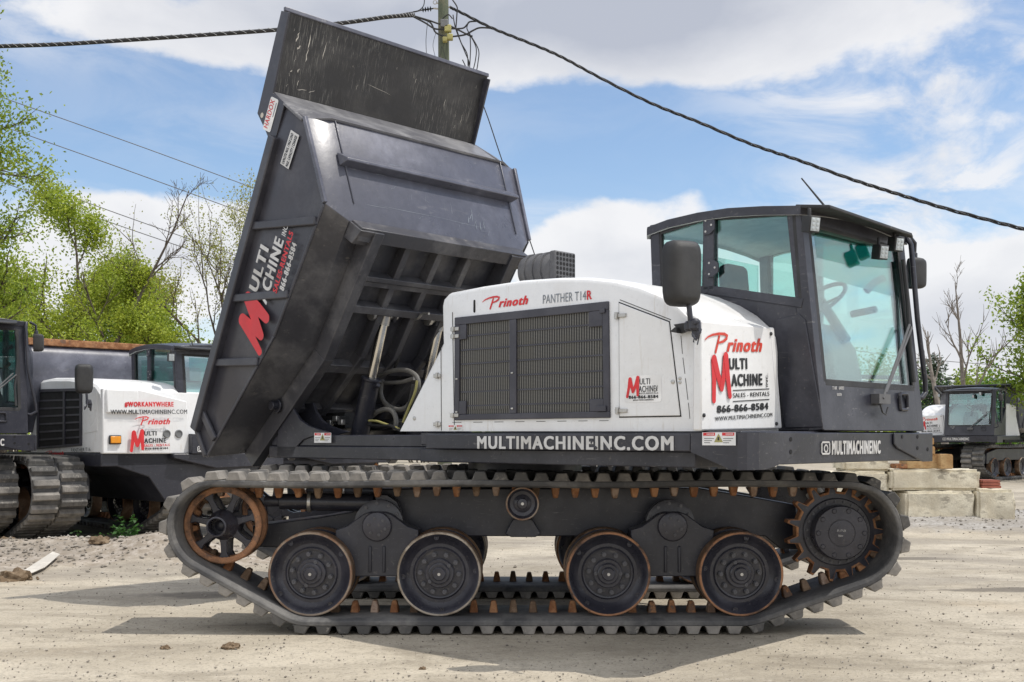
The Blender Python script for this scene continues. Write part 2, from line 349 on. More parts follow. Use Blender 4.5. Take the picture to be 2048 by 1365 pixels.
# lettering -------------------------------------------------------
def text_geo(body, offset=0.0, shear=0.0, spacing=1.0):
    cu = bpy.data.curves.new('t', 'FONT'); cu.body = body; cu.offset = offset; cu.shear = shear; cu.space_character = spacing; cu.resolution_u = 3
    ob = bpy.data.objects.new('t', cu)
    me = bpy.data.meshes.new_from_object(ob)
    vs = [(v.co.x, v.co.y) for v in me.vertices]; fs = [list(p.vertices) for p in me.polygons]
    bpy.data.objects.remove(ob); bpy.data.curves.remove(cu); bpy.data.meshes.remove(me)
    return vs, fs
class Decal:
    """a flat lettering sheet: base line from P0 to P1, letters rising along 'up'"""
    def __init__(s, P0, P1, up, eps=.003):
        s.P0 = Vector(P0); s.L = (Vector(P1) - s.P0).length; s.ux = (Vector(P1) - s.P0).normalized()
        u = Vector(up); s.uy = (u - s.ux * u.dot(s.ux)).normalized(); s.n = s.ux.cross(s.uy); s.eps = eps; s.mb = MB(); s.k = 0
    def pt(s, x, y, e=0.0): return s.P0 + s.ux * x + s.uy * y + s.n * (s.eps + e)
    def text(s, body, x0, x1, y0, h, mi=0, offset=0.0, shear=0.0, spacing=1.0, cap=None):
        bold = offset * 2.0; vs, fs = text_geo(body, 0.0, shear, spacing * (1 + 3.4 * bold))
        xs = [v[0] for v in vs]; ys = [v[1] for v in vs]; a, b = min(xs) - bold, max(xs) + bold; lo, hi = (min(ys), max(ys)) if cap is None else (0, cap)
        e = bold * .45 if offset >= .02 else 0.0; q = 0
        for ky in ((-1, 1) if e else (0,)):
            for k in ((-1, 0, 1) if bold else (0,)):
                q += 1; s.mb.add([s.pt(x0 + (v[0] + k * bold - a) / (b - a) * (x1 - x0), y0 + (v[1] + ky * e - lo + e) / (hi - lo + 2 * e) * h, .00025 * q) for v in vs], fs, mi)
    def stroke(s, pts, w, mi=0):
        """thick round-ended brush stroke, w = width or list"""
        s.k += 1; e = .0004 * s.k; n = len(pts); ws = w if isinstance(w, (list, tuple)) else [w] * n
        L, Rr = [], []
        P = [Vector((p[0], p[1])) for p in pts]
        for i in range(n):
            d = (P[min(i + 1, n - 1)] - P[max(i - 1, 0)]).normalized(); q = Vector((-d.y, d.x)) * ws[i] / 2
            L.append(P[i] + q); Rr.append(P[i] - q)
        for i in range(n - 1):
            s.mb.add([s.pt(*L[i], e), s.pt(*Rr[i], e), s.pt(*Rr[i + 1], e), s.pt(*L[i + 1], e)], [(0, 1, 2, 3)], mi)
        for i in (0, n - 1):
            c = P[i]; s.k += 1; e = .0004 * s.k
            s.mb.add([s.pt(c.x + ws[i] / 2 * math.cos(2 * math.pi * j / 14), c.y + ws[i] / 2 * math.sin(2 * math.pi * j / 14), e) for j in range(14)], [tuple(range(14))], mi)
    def rect(s, x0, x1, y0, y1, mi=0, e=-.0012, r=0.0):
        if r:
            pts = []
            for cx, cy, a0 in ((x1 - r, y1 - r, 0), (x0 + r, y1 - r, 90), (x0 + r, y0 + r, 180), (x1 - r, y0 + r, 270)):
                for k in range(5): pts.append((cx + r * math.cos(R(a0 + k * 22.5)), cy + r * math.sin(R(a0 + k * 22.5))))
        else: pts = [(x0, y0), (x1, y0), (x1, y1), (x0, y1)]
        s.mb.add([s.pt(x, y, e) for x, y in pts], [tuple(range(len(pts)))], mi)
    def big_m(s, x0, x1, y0, y1, mi=0, lean=0.0, w=.17):
        """the brushed M that starts both words"""
        W, H = x1 - x0, y1 - y0; f = lambda x, y: (x0 + (x + lean * y) * W, y0 + y * H)
        s.stroke([f(.09, .0), f(.13, .45), f(.14, .90)], [W * w * .9, W * w, W * w * 1.2], mi)
        s.stroke([f(.16, .92), f(.34, .55), f(.5, .26)], [W * w * 1.2, W * w * 1.1, W * w], mi)
        s.stroke([f(.5, .26), f(.66, .60), f(.76, .98)], [W * w, W * w * 1.05, W * w * 1.2], mi)
        s.stroke([f(.76, .98), f(.84, .5), f(.92, .08)], [W * w * 1.2, W * w * 1.05, W * w * .9], mi)
    def script(s, x0, x1, y0, h, mi=0):
        """the slanted script maker's name: long swash P, joined small letters"""
        W = x1 - x0
        xh = h * .55
        s.text('rinoth', x0 + W * .345, x1, y0, h * .80, mi, offset=.024, shear=.38)
        w = h * .17
        f = lambda x, y: (x0 + x * W, y0 + y * h)
        s.stroke([f(.155, .0), f(.185, .35), f(.225, .86)], [w * 1.1, w * 1.15, w], mi)
        s.stroke([f(-.02, .68), f(.03, .84), f(.11, .96), f(.22, 1.03), f(.315, 1.02), f(.365, .92), f(.35, .76), f(.29, .60), f(.20, .50)], [w * .3, w * .55, w * .75, w * .9, w, w * 1.15, w * 1.1, w * .9, w * .6], mi)
    def done(s, name, mats, parent): return s.mb.build(name, mats, parent, ang=0, recalc=False)
# ---------------------------------------------------------------- the big crawler dump truck in front
TH = R(43); CX, CY = .105, 9.35
F = Frame((CX, CY), TH)
truck = empty('crawler_dump_truck', (CX, CY, 0))
tag(truck, 'big black and white tracked dump truck with its bed raised, in the centre foreground', 'dump truck', 'tracked dump trucks in the yard')
UPPER = []                                            # parts that turn with the upper structure
def up_(o): o.rotation_euler = (0, 0, -TH); UPPER.append(o); return o
def U(px, py, Y): p = at(px, py, Y); return Vector((p.x - CX, p.y - CY, p.z))

# --- rubber tracks
WX = [-1.54, -.624, .581, 1.526]; WZ = .413
def hull_path():
    pts = []
    for (x, z, r) in [(-2.195, .753, .285), (2.255, .70, .337)] + [(x, WZ, .303) for x in WX]:
        pts += [(x + r * math.cos(2 * math.pi * k / 120), z + r * math.sin(2 * math.pi * k / 120)) for k in range(120)]
    pts = sorted(set(pts))
    def half(ps):
        h = []
        for p in ps:
            while len(h) >= 2 and (h[-1][0] - h[-2][0]) * (p[1] - h[-2][1]) - (h[-1][1] - h[-2][1]) * (p[0] - h[-2][0]) <= 1e-12: h.pop()
            h.append(p)
        return h
    lo = half(pts); hi = half(pts[::-1])
    return [Vector(p) for p in lo[:-1] + hi[:-1]]           # counter clockwise
HP = hull_path()
HL = [0]
for i in range(len(HP)): HL.append(HL[-1] + (HP[(i + 1) % len(HP)] - HP[i]).length)
PER = HL[-1]; NL = round(PER / .1455); PITCH = PER / NL
def on_path(s):
    s %= PER
    for i in range(len(HP)):
        if HL[i + 1] >= s:
            a, b = HP[i], HP[(i + 1) % len(HP)]; p = a.lerp(b, (s - HL[i]) / max(HL[i + 1] - HL[i], 1e-9)); break
    return p
def path_pt(s):
    p = on_path(s); t = (on_path(s + .03) - on_path(s - .03)).normalized(); n = Vector((t.y, -t.x))
    if p.y > 1.0: p = p + Vector((0, -.006 * (1 + math.sin(p.x * 3.1))))     # the upper run sags a little
    return p, t, n
def make_track():
    mb = MB(); ns = NL * 4; HW = .35
    sec = [(-HW + .03, 0.0), (-HW, .016), (-HW, .05), (HW, .05), (HW, .016), (HW - .03, 0.0)]
    k = len(sec); o = 0
    for i in range(ns):
        p, t, n = path_pt(PER * i / ns)
        for (y, h) in sec: mb.v.append((p.x + n.x * h, y, p.y + n.y * h))
    for i in range(ns):
        i2 = (i + 1) % ns
        for j in range(k):
            j2 = (j + 1) % k
            mb.f.append([i * k + j, i * k + j2, i2 * k + j2, i2 * k + j]); mb.m.append(0)
    rnd = random.Random(4)
    def block(s, y0, y1, prof, mi, taper):
        """prof: (half length along the belt, height from the belt's inner face)"""
        p, t, n = path_pt(s); vs = []
        m = len(prof)
        for (hl, h) in prof:
            e = taper * abs(h - prof[0][1])
            for (yy, sg) in ((y0 + e, -1), (y1 - e, -1), (y1 - e, 1), (y0 + e, 1)):
                vs.append((p.x + n.x * h + t.x * hl * sg, yy, p.y + n.y * h + t.y * hl * sg))
        fs = [(3, 2, 1, 0), tuple(range(4 * m - 4, 4 * m))]
        for q in range(m - 1):
            for j in range(4):
                fs.append((q * 4 + j, q * 4 + (j + 1) % 4, q * 4 + 4 + (j + 1) % 4, q * 4 + 4 + j))
        mb.add(vs, fs, mi)
    for i in range(NL):
        d = rnd.uniform(-.004, .004); hh = rnd.uniform(.106, .112)
        block(PITCH * i + d, -HW + .001, -.015, [(.064, .049), (.052, .060), (.040, hh - .014), (.034, hh)], 1, .03)
        block(PITCH * (i + .5) + d, .015, HW - .001, [(.064, .049), (.052, .060), (.040, hh - .014), (.034, hh)], 1, .03)
        hg = rnd.uniform(.078, .088)
        block(PITCH * (i + .25), -.05, .05, [(.032, .004), (.025, -hg * .55), (.017, -hg)], rnd.choice((2, 2, 3, 4)), .22)
    # guide strip of small pads each side of the lugs
    return mb
tm = make_track()
track = tm.build('rubber_track', ['rubber', 'lug', 'rust', 'rustmud', 'rustworn'], truck, ang=30, bevel=.006, seg=1)
track.location = (0, -.9, 0)
t2 = track.copy(); COL.objects.link(t2); t2.location = (0, .9, 0); t2.parent = truck

# --- road wheels (two discs each, guide lugs run between them)
def ring_bolts(mb, c, rad, n, r, h0, h1, axis=(0, -1, 0), mi=1, sides=6, ph=0.0):
    A = Vector(axis).normalized(); Uv = A.orthogonal().normalized(); W = A.cross(Uv)
    for k in range(n):
        a = ph + 2 * math.pi * k / n
        o = Vector(c) + (Uv * math.cos(a) + W * math.sin(a)) * rad
        mb.lathe([(r * 1.35, h0), (r * 1.35, h0 + .3 * (h1 - h0)), (r, h0 + .3 * (h1 - h0)), (r, h1), (r * .5, h1), (r * .5, h1 - .004), (0, h1 - .004)], o, axis, sides * 2, mi)
def make_wheel():
    mb = MB()
    prof = [(.0, .17), (.168, .17), (.168, .186), (.178, .188), (.190, .176), (.212, .176), (.235, .190), (.258, .214), (.274, .238), (.284, .246), (.296, .246), (.301, .238), (.303, .10), (.296, .085), (.27, .085), (.2, .10), (.0, .10)]
    mats = [0] * 9 + [2, 2, 1, 1, 0, 0, 0]
    mb.lathe(prof, (0, 0, 0), n=64, mats=mats)
    back = [(r, -h) for r, h in prof][::-1]
    mb.lathe(back, (0, 0, 0), n=48, mats=mats[::-1])
    for k in range(4):
        a = R(33 + 90 * k); mb.lathe([(.017, .221), (.017, .2285), (.012, .2285), (.009, .222), (0, .221)], (.2585 * math.cos(a), 0, .2585 * math.sin(a)), n=14)
    mb.lathe([(.06, -.1), (.06, .1)], (0, 0, 0), n=24)
    w = mb.build('road_wheel', ['wheel', 'rustdark', 'edge'], truck, ang=28)
    hb = MB()
    hb.lathe([(.104, .18), (.104, .206), (.098, .211), (.078, .211), (.076, .228), (.068, .234), (.05, .234), (.048, .252), (.041, .258), (.012, .258), (.011, .254), (0, .254)], (0, 0, 0), n=40)
    ring_bolts(hb, (0, 0, 0), .138, 10, .0135, .184, .216, ph=.3)
    ring_bolts(hb, (0, 0, 0), .088, 2, .011, .209, .228, ph=.4)
    for k in range(6):
        a = R(60 * k + 12); hb.lathe([(.006, .226), (.006, .236), (0, .236)], (.06 * math.cos(a), 0, .06 * math.sin(a)), n=8)
    h = hb.build('hub', ['wheel', 'boltglint'], w, ang=30)
    g = MB(); g.lathe([(.011, .2555), (.011, .266), (.006, .266), (.006, .262), (0, .262)], (0, 0, 0), n=12); g.build('grease_cap', 'zinc', w)
    return w
wheel0 = make_wheel(); wheel0.location = (WX[0], -.9, WZ)
rots = [0, .5, 1.2, 2.3]
for sy in (-.9, .9):
    for i, x in enumerate(WX):
        if sy < 0 and i == 0: continue
        w = copy_tree(wheel0, truck)
        if i >= 2: w.material_slots[2].link = 'OBJECT'; w.material_slots[2].material = M['rustrim']
        else: w.material_slots[2].link = 'OBJECT'; w.material_slots[2].material = M['edgebright']
        w.location = (x, sy, WZ); w.rotation_euler = (0, rots[i] + (sy > 0), 0)

# --- idler with rusty rim and seven spokes
def make_idler():
    mb = MB()
    for sg in (1, -1):
        pr = [(.236, .06), (.236, .118), (.244, .124), (.272, .124), (.281, .116), (.281, .07), (.262, .05), (.236, .05), (.236, .06)]
        mb.lathe([(r, h * sg) for r, h in pr], (0, 0, 0), n=56, mi=0, cap=False)
    w = mb.build('idler_wheel', ['rustrim', 'wheel'], truck, ang=30)
    for sg in (1, -1):
        for k in range(7):
            sp = MB()
            a = 2 * math.pi * k / 7 + .25; d = Vector((math.cos(a), 0, math.sin(a))); q = Vector((-math.sin(a), 0, math.cos(a)))
            y0 = -.062 * sg
            pts = [d * .07 + q * .042, d * .13 + q * .024, d * .20 + q * .021, d * .24 + q * .040, d * .24 - q * .040, d * .20 - q * .021, d * .13 - q * .024, d * .07 - q * .042]
            sp.prism([p + Vector((0, y0, 0)) for p in pts], (0, -.042 * sg, 0)); sp.build('spoke', 'wheel', w, bevel=.006)
    hb = MB()
    hb.lathe([(.11, -.08), (.11, .11), (.095, .15), (.078, .19), (.072, .30), (.062, .305), (.058, .30), (.056, .16), (.04, .16), (.04, .18), (.02, .19), (0, .19)], (0, 0, 0), n=36)
    hb.build('hub', 'wheel', w, ang=30)
    return w
idler = make_idler(); idler.location = (-2.195, -.9, .753)
i2 = copy_tree(idler, truck); i2.location = (-2.195, .9, .753); i2.rotation_euler = (0, .4, math.pi)

# --- drive sprocket
def make_sprocket():
    mb = MB(); NT_ = 15
    def ring(r_off):
        pts = []
        for k in range(NT_):
            for (f, r) in ((-.40, .292), (-.22, .292), (-.075, .362), (.075, .362), (.22, .292)):
                a = 2 * math.pi * (k + f) / NT_; rr = r - r_off; pts.append((rr * math.cos(a), rr * math.sin(a)))
        return pts
    o, i_ = ring(0), ring(.016); n = len(o)
    for sg in (-1,):
        y = -.055; yb = .055
        V = [(x, y, z) for x, z in o] + [(x, y - .002, z) for x, z in i_] + [(x, yb, z) for x, z in o] + [(x, yb, z) for x, z in i_]
        fs, ms = [], []
        for k in range(n):
            k2 = (k + 1) % n
            fs += [(k, k2, n + k2, n + k), (2 * n + k, 2 * n + k2, k2, k), (3 * n + k, 3 * n + k2, 2 * n + k2, 2 * n + k)]
            ms += [1, 1, 0]
        b0 = len(mb.v); mb.v += V
        for f, m_ in zip(fs, ms): mb.f.append([q + b0 for q in f]); mb.m.append(m_)
        mb.f.append([b0 + n + k for k in range(n)]); mb.m.append(0)
        mb.f.append([b0 + 3 * n + k for k in range(n)]); mb.m.append(0)
    w = mb.build('drive_sprocket', ['wheel', 'rust'], truck, ang=30)
    hb = MB()
    hb.lathe([(.245, .04), (.245, .075), (.238, .08), (.198, .08), (.196, .17), (.188, .182), (.10, .186), (.098, .181), (.092, .181), (.09, .188), (.066, .190), (0, .190)], (0, 0, 0), n=56)
    ring_bolts(hb, (0, 0, 0), .22, 22, .008, .078, .094)
    for k in range(10):
        a = R(36 * k); hb.lathe([(.018, .172), (.018, .187), (.014, .191), (0, .191)], (.165 * math.cos(a), 0, .165 * math.sin(a)), n=14)
    hb.build('hub', ['wheel', 'boltglint'], w, ang=30)
    d = Decal((-.03, -.190, .005), (.03, -.190, .005), (0, 0, 1), eps=.001)
    for k, (sx, sy, ch) in enumerate([(-.034, .012, '5-17-26'), (-.026, -.024, 'New')]):
        d.text(ch, sx + .03, sx + .03 + (.064 if k == 0 else .036), sy - .006, .015, shear=.3)
    d.done('chalk_writing', ['white_vinyl'], w)
    return w
spk = make_sprocket(); spk.location = (2.255, -.9, .70)
s2 = copy_tree(spk, truck, skip=('chalk_writing',)); s2.location = (2.255, .9, .70); s2.rotation_euler = (0, .1, math.pi)

# --- carrier rollers, frames, bogies, tensioners
def make_roller():
    mb = MB(); mb.lathe([(0, .12), (.045, .12), (.05, .126), (.066, .118), (.09, .124), (.108, .158), (.117, .162), (.121, .155), (.121, .04), (.10, .03), (.05, .03), (.05, -.3)], (0, 0, 0), n=44, mats=[0, 0, 0, 0, 0, 1, 1, 0, 0, 0, 0])
    w = mb.build('carrier_roller', ['wheel', 'edge'], truck, ang=30)
    h = MB(); h.lathe([(.055, .118), (.055, .132), (.04, .14), (.035, .156), (.012, .16), (.011, .156), (0, .156)], (0, 0, 0), n=28); h.build('hub', 'wheel', w)
    g = MB(); g.lathe([(.011, .157), (.011, .164), (.006, .164), (.006, .161), (0, .161)], (0, 0, 0), n=12); g.build('grease_cap', 'zinc', w)
    return w
ro = make_roller(); ro.location = (-.03, -.9, .908)
r2 = copy_tree(ro, truck); r2.location = (-.03, .9, .908); r2.rotation_euler = (0, 0, math.pi)
def make_frame():
    mb = MB(); Yf = 8.72
    px = [(505, 1052), (640, 1035), (705, 1024), (738, 990), (760, 978), (1395, 976), (1480, 990), (1592, 1010), (1600, 1100), (1560, 1098), (1530, 1073), (640, 1073), (560, 1096), (505, 1094)]
    mb.prism([U(x, y, Yf) for x, y in px], (0, .34, 0))
    mb.prism([U(x, y, Yf - .004) for x, y in [(1022, 1072), (1010, 1066), (1026, 1036), (1064, 1036), (1082, 1066), (1070, 1072)]], (0, -.12, 0))
    f = mb.build('track_frame', 'black', truck, bevel=.008)
    return f
frame = make_frame()
fr2 = frame.copy(); COL.objects.link(fr2); fr2.parent = truck; fr2.rotation_euler = (0, 0, 0); fr2.location = (0, 1.4, 0)
def make_bogie():
    mb = MB(); z0 = .20
    pts = [(-.055, .845), (.055, .845), (.10, .83), (.22, .742), (.30, .715), (.30, .60), (.22, .50), (.175, .38), (-.175, .38), (-.22, .50), (-.30, .60), (-.30, .715), (-.22, .742), (-.10, .83)]
    mb.prism([(x, -.06, z) for x, z in pts], (0, .20, 0))
    for sx in (-.05, .05):
        mb.prism([(sx + a, -.06, z) for a, z in ((-.011, .41), (.011, .41), (.011, .60), (-.011, .60))], (0, -.014, 0))
    for sx in (-.39, .39):            # stub axles toward both wheels
        mb.tube([(sx * 1.15, 0, .413 - 0), (sx * .6, .02, .55)], .06, 10)
    b = mb.build('bogie', 'black', truck, bevel=.012)
    fl = MB(); fl.lathe([(.178, -.12), (.178, -.04), (.15, -.03), (0, -.03)], (0, 0, .752), n=40); ring_bolts(fl, (0, 0, .752), .152, 11, .010, -.032, -.012)
    fl.build('pivot_flange', ['under', 'boltglint'], b)
    cp = MB(); cp.lathe([(.108, .04), (.108, .072), (.10, .083), (.088, .086), (0, .086)], (0, 0, .742), n=40)
    ring_bolts(cp, (0, 0, .742), .062, 6, .0085, .086, .097)
    cp.build('pivot_cap', ['wheel', 'boltglint'], b)
    return b
BX = [-.36 - .72, 1.054]
bog = make_bogie(); bog.location = (BX[0], -.95, 0)
for (x, y, rz) in ((BX[1], -.95, 0), (BX[0], .95, math.pi), (BX[1], .95, math.pi)):
    b = copy_tree(bog, truck); b.location = (x, y, 0); b.rotation_euler = (0, 0, rz)
def make_tensioner():
    mb = MB(); y = 8.55 - CY
    a, b = U(560, 1003, 8.55), U(748, 1006, 8.55)
    d = b - a
    mb.tube([a, a + d * .30], .058, 24); mb.tube([a + d * .30, a + d * .34], .078, 24, 1); mb.tube([a + d * .32, a + d * .97], .066, 24); mb.tube([a + d * .97, b], .074, 24)
    pts = [(750, 988), (775, 991), (794, 1004), (803, 1026), (800, 1031), (784, 1014), (768, 1010), (752, 1012)]
    mb.prism([U(x, yy, 8.50) for x, yy in pts], (0, .10, 0))
    mb.tube([U(530, 1003, 8.55), a], .04, 12)
    return mb.build('track_tensioner', ['black', 'zinc'], truck, bevel=.004)
ten = make_tensioner(); tn2 = ten.copy(); COL.objects.link(tn2); tn2.parent = truck; tn2.location = (0, 1.75, 0)
cb = MB()
cb.prism([(-.9, -.48, .72), (.9, -.48, .72), (.9, .48, .72), (-.9, .48, .72)], (0, 0, .34))
cb.lathe([(.52, 0), (.52, .06), (.46, .06), (.46, .15), (.5, .15)], (0, 0, 1.05), axis=(0, 0, 1), n=48)
cb.build('carbody', 'under', truck, bevel=.01)

# --- upper frame: rails, deck skirts
SIDE_B, FRONT_A = 1.25, 2.82
dk = MB()
dk.box(.05, 2.76, -1.19, 1.22, 1.33, 1.424)                                  # deck plate
dk.prism([(.17, -1.25, 1.303), (2.45, -1.25, 1.303), (2.45, -1.25, 1.41), (.17, -1.25, 1.41)], (0, .05, 0))
dk.prism([(.0, -1.15, 1.205), (2.42, -1.15, 1.205), (2.42, -1.15, 1.303), (.0, -1.15, 1.303)], (0, .9, 0))
deck = up_(dk.build('deck', 'black', truck, bevel=.008))
bp = MB()
c1 = [F.side(x, y, SIDE_B + .004) for x, y in [(1398, 868), (1490, 866), (1490, 941), (1470, 940), (1438, 929), (1398, 905)]]
a_c = 2.80
z0, z1 = 1.205, 1.412
prof = [(2.46, -1.258), (2.70, -1.258), (2.765, -1.24), (2.80, -1.195), (2.82, -1.10)]
zlow = [1.30, 1.215, 1.20, 1.20, 1.20]
for i in range(len(prof) - 1):
    (xa, ya), (xb, yb) = prof[i], prof[i + 1]
    n = Vector((ya - yb, xb - xa, 0)).normalized() * .03
    bp.prism([(xa, ya, zlow[i]), (xb, yb, zlow[i + 1]), (xb, yb, z1), (xa, ya, z1)], n)
bp.prism([(2.82, -1.10, 1.20), (2.82, -1.02, 1.20), (2.82, -.82, 1.235), (2.82, -.62, 1.33), (2.82, -.62, z1), (2.82, -1.10, z1)], (-.03, 0, 0))
bump = bp.build('corner_guard', 'black', truck, ang=50); up_(bump)
fb = MB()
fb.prism([(2.808, -1.0, 1.225), (2.808, 1.27, 1.225), (2.808, 1.27, 1.415), (2.808, -1.0, 1.415)], (-.05, 0, 0))
fb.prism([(2.824, 1.27, 1.212), (2.824, 1.13, 1.212), (2.824, .72, 1.31), (2.824, .66, 1.34), (2.824, .66, 1.416), (2.824, 1.27, 1.416)], (-.014, 0, 0))
fb.prism([(2.82, 1.272, 1.212), (2.2, 1.272, 1.212), (2.2, 1.272, 1.416), (2.82, 1.272, 1.416)], (0, .03, 0))
fb.prism([(2.2, 1.27, 1.30), (.2, 1.27, 1.30), (.2, 1.27, 1.41), (2.2, 1.27, 1.41)], (0, .03, 0))
fbeam = up_(fb.build('front_beam', 'black', truck, bevel=.005))
hl = MB()
for (y, z) in ((.78, 1.39), (1.03, 1.39), (1.03, 1.31), (1.2, 1.30)): hl.lathe([(.014, 0), (.014, .003), (0, .003)], (2.8242, y, z), axis=(1, 0, 0), n=14)
for (y, z) in ((-.74, 1.375), (-.74, 1.30)): hl.lathe([(.014, 0), (.014, .003), (0, .003)], (2.8202, y, z), axis=(1, 0, 0), n=14)
hl.build('bolt_hole', 'dark', fbeam)
def lettering_side(px0, px1, pyb, b, parent, fn, name, mats, eps=.003, up=(0, 0, 1), fr=None):
    pass
P0, P1 = F.side(955, 898, 1.25), F.side(1348, 899.5, 1.25); P1.z = P0.z
d = Decal(P0, P1, (0, 0, 1)); d.text('MULTIMACHINEINC.COM', 0, d.L, .0, .088, offset=.022, spacing=1.02)
le = d.done('lettering', ['white_vinyl'], deck)
sc = MB()                                             # scrapes across the peeled letters
for (x, y, r, ph) in ((1183, 883, .011, 0), (1192, 896, .010, 1), (1222, 897, .008, 1)):
    p = F.side(x, y, 1.2551); rr = random.Random(x)
    sc.add([(p.x + r * (1 + rr.uniform(-.5, .6)) * math.cos(k * .785), p.y, p.z + r * 1.3 * (1 + rr.uniform(-.5, .6)) * math.sin(k * .785)) for k in range(8)], [tuple(range(8))])
sc.build('scrape_mark', 'black', deck, ang=0)
P0, P1 = F.front(1642, 912, 2.812), F.front(1760, 910, 2.812); P1.z = P0.z
d = Decal(P0, P1, (0, 0, 1), eps=.003)
L = d.L; h = .09
d.text('MULTIMACHINEINC', L * .165, L, .004, h, offset=.03)
q = L * .14
d.stroke([(.014, .012), (q - .014, .012), (q - .006, .02), (q - .006, h - .014), (q - .014, h - .006), (.014, h - .006), (.006, h - .014), (.006, .02), (.014, .012)], .011)
d.stroke([(q / 2 + .022 * math.cos(a * .5236), h / 2 + .022 * math.sin(a * .5236)) for a in range(13)], .010)
d.rect(q - .030, q - .021, h - .026, h - .017, e=.008)
d.done('lettering', ['white_vinyl'], fbeam)

def danger_sticker(Q0, Q1, hgt, parent):
    Q1 = Q1.copy(); Q1.z = Q0.z
    d = Decal(Q0, Q1, (0, 0, 1), eps=.003); L = d.L
    d.rect(0, L, 0, hgt, 0, e=0)
    for x0 in (.03, .60):
        d.rect(L * x0, L * (x0 + .36), hgt * .74, hgt * .97, 1, e=.0008)
        d.text('DANGER', L * (x0 + .11), L * (x0 + .33), hgt * .79, hgt * .13, 0, offset=.03); 
        for v, fin in enumerate(d.mb.v): pass
        for k in range(3): d.rect(L * (x0 + .03), L * (x0 + .03 + .3 - .06 * k), hgt * (.5 - .16 * k), hgt * (.54 - .16 * k), 2, e=.0008)
    cx = L * .495; r = hgt * .42
    d.mb.add([d.pt(cx - r * .95, hgt * .24, .0012), d.pt(cx + r * .95, hgt * .24, .0012), d.pt(cx, hgt * .90, .0012)], [(0, 1, 2)], 3)
    d.rect(cx - .006, cx + .006, hgt * .38, hgt * .64, 2, e=.002)
    return d.done('warning_sticker', ['sticker', 'red', 'ink', 'yellow'], parent)
danger_sticker(F.side(1405, 891, 1.259), F.side(1472, 892, 1.259), .075, bump)

# frame rails running back under the bed, pivot brackets
rl = MB()
for sy in (-1, 1):
    rl.box(-2.32, .3, sy * .75 - .10, sy * .75 + .10, 1.205, 1.31)
    rl.box(-2.30, .3, sy * .75 - .085, sy * .75 + .085, 1.31, 1.405)
rl.box(-2.3, -2.1, -.75, .75, 1.22, 1.38); rl.box(-1.0, .1, -.70, .70, 1.24, 1.36); rl.box(-1.9, -1.7, -.7, .7, 1.24, 1.38)
rails = up_(rl.build('frame_rail', 'black', truck, bevel=.008))
danger_sticker(F.side(629, 886, .855), F.side(663, 886, .855), .085, rails)
def bracket(b):
    mb = MB()
    for off in (.10, -.13):
        px = [(583, 805), (555, 808), (551, 820), (556, 850), (553, 915), (585, 915), (592, 895), (606, 880), (640, 868), (655, 864), (640, 860), (618, 852), (600, 840), (588, 822)]
        pts = [F.side(x, y, .85) for x, y in px]
        mb.prism([(p.x, -b - off, p.z) for p in pts], (0, .03, 0))
    pv = F.side(562, 812, .85)
    mb.tube([(pv.x, -b - .21, pv.z), (pv.x, -b + .15, pv.z)], .04, 20)
    mb.lathe([(.065, 0), (.065, .02), (.04, .02)], (pv.x, -b - .135, pv.z), n=24)
    return up_(mb.build('pivot_bracket', 'black', truck, bevel=.006))
bracket(.75); bracket(-.75)
PIV = F.side(562, 812, .85)

# --- engine hood
HB = 1.20
hp_px = [(800, 863), (889, 690), (888, 612), (890, 603), (897, 595), (960, 583), (1040, 571), (1110, 566.5), (1170, 566.5), (1225, 572), (1275, 584), (1318, 602), (1350, 622), (1377, 648), (1385, 662), (1388, 690), (1403, 863)]
hp = [F.side(x, y, HB) for x, y in hp_px]
HN = .32                                                # inner edge of the hood's front face (b)
hood_pts = [(p.x, p.z) for p in hp]
hm = MB()
# shell: side skin with a rolled shoulder, then the top falls a little towards the cab
roll = [(0, 0), (.012, .022), (.04, .036), (.08, .042)]
n = len(hood_pts); rows = []
cxm = 1.4; czm = 1.75
def off(p, i, dz):
    # outward normal of the profile
    a = Vector(hood_pts[max(i - 1, 0)]); b = Vector(hood_pts[min(i + 1, n - 1)]); t = (b - a).normalized(); nrm = Vector((-t.y, t.x))
    if i in (0, n - 1): nrm = Vector((0, 0))
    return Vector(p) + nrm * dz
for (dy, dz) in roll: rows.append([(off(p, i, dz).x, -HB + dy, off(p, i, dz).y) for i, p in enumerate(hood_pts)])
rows.append([(off(p, i, .045).x, -HN, off(p, i, .045).y) for i, p in enumerate(hood_pts)])
rows.append([(min(off(p, i, .045).x, 1.45), 1.15, off(p, i, .045).y) for i, p in enumerate(hood_pts)])
rows.append([(min(off(p, i, .02).x, 1.45), 1.2, off(p, i, .0).y) for i, p in enumerate(hood_pts)])
base = 0
for r_ in rows: hm.v += r_
for i in range(len(rows) - 1):
    for j in range(n - 1):
        hm.f.append([i * n + j, i * n + j + 1, (i + 1) * n + j + 1, (i + 1) * n + j]); hm.m.append(0)
hm.f.append(list(range(n))); hm.m.append(0)
hm.f.append([(len(rows) - 1) * n + j for j in range(n)]); hm.m.append(0)
hood = up_(hm.build('engine_hood', ['white'], truck, ang=32))
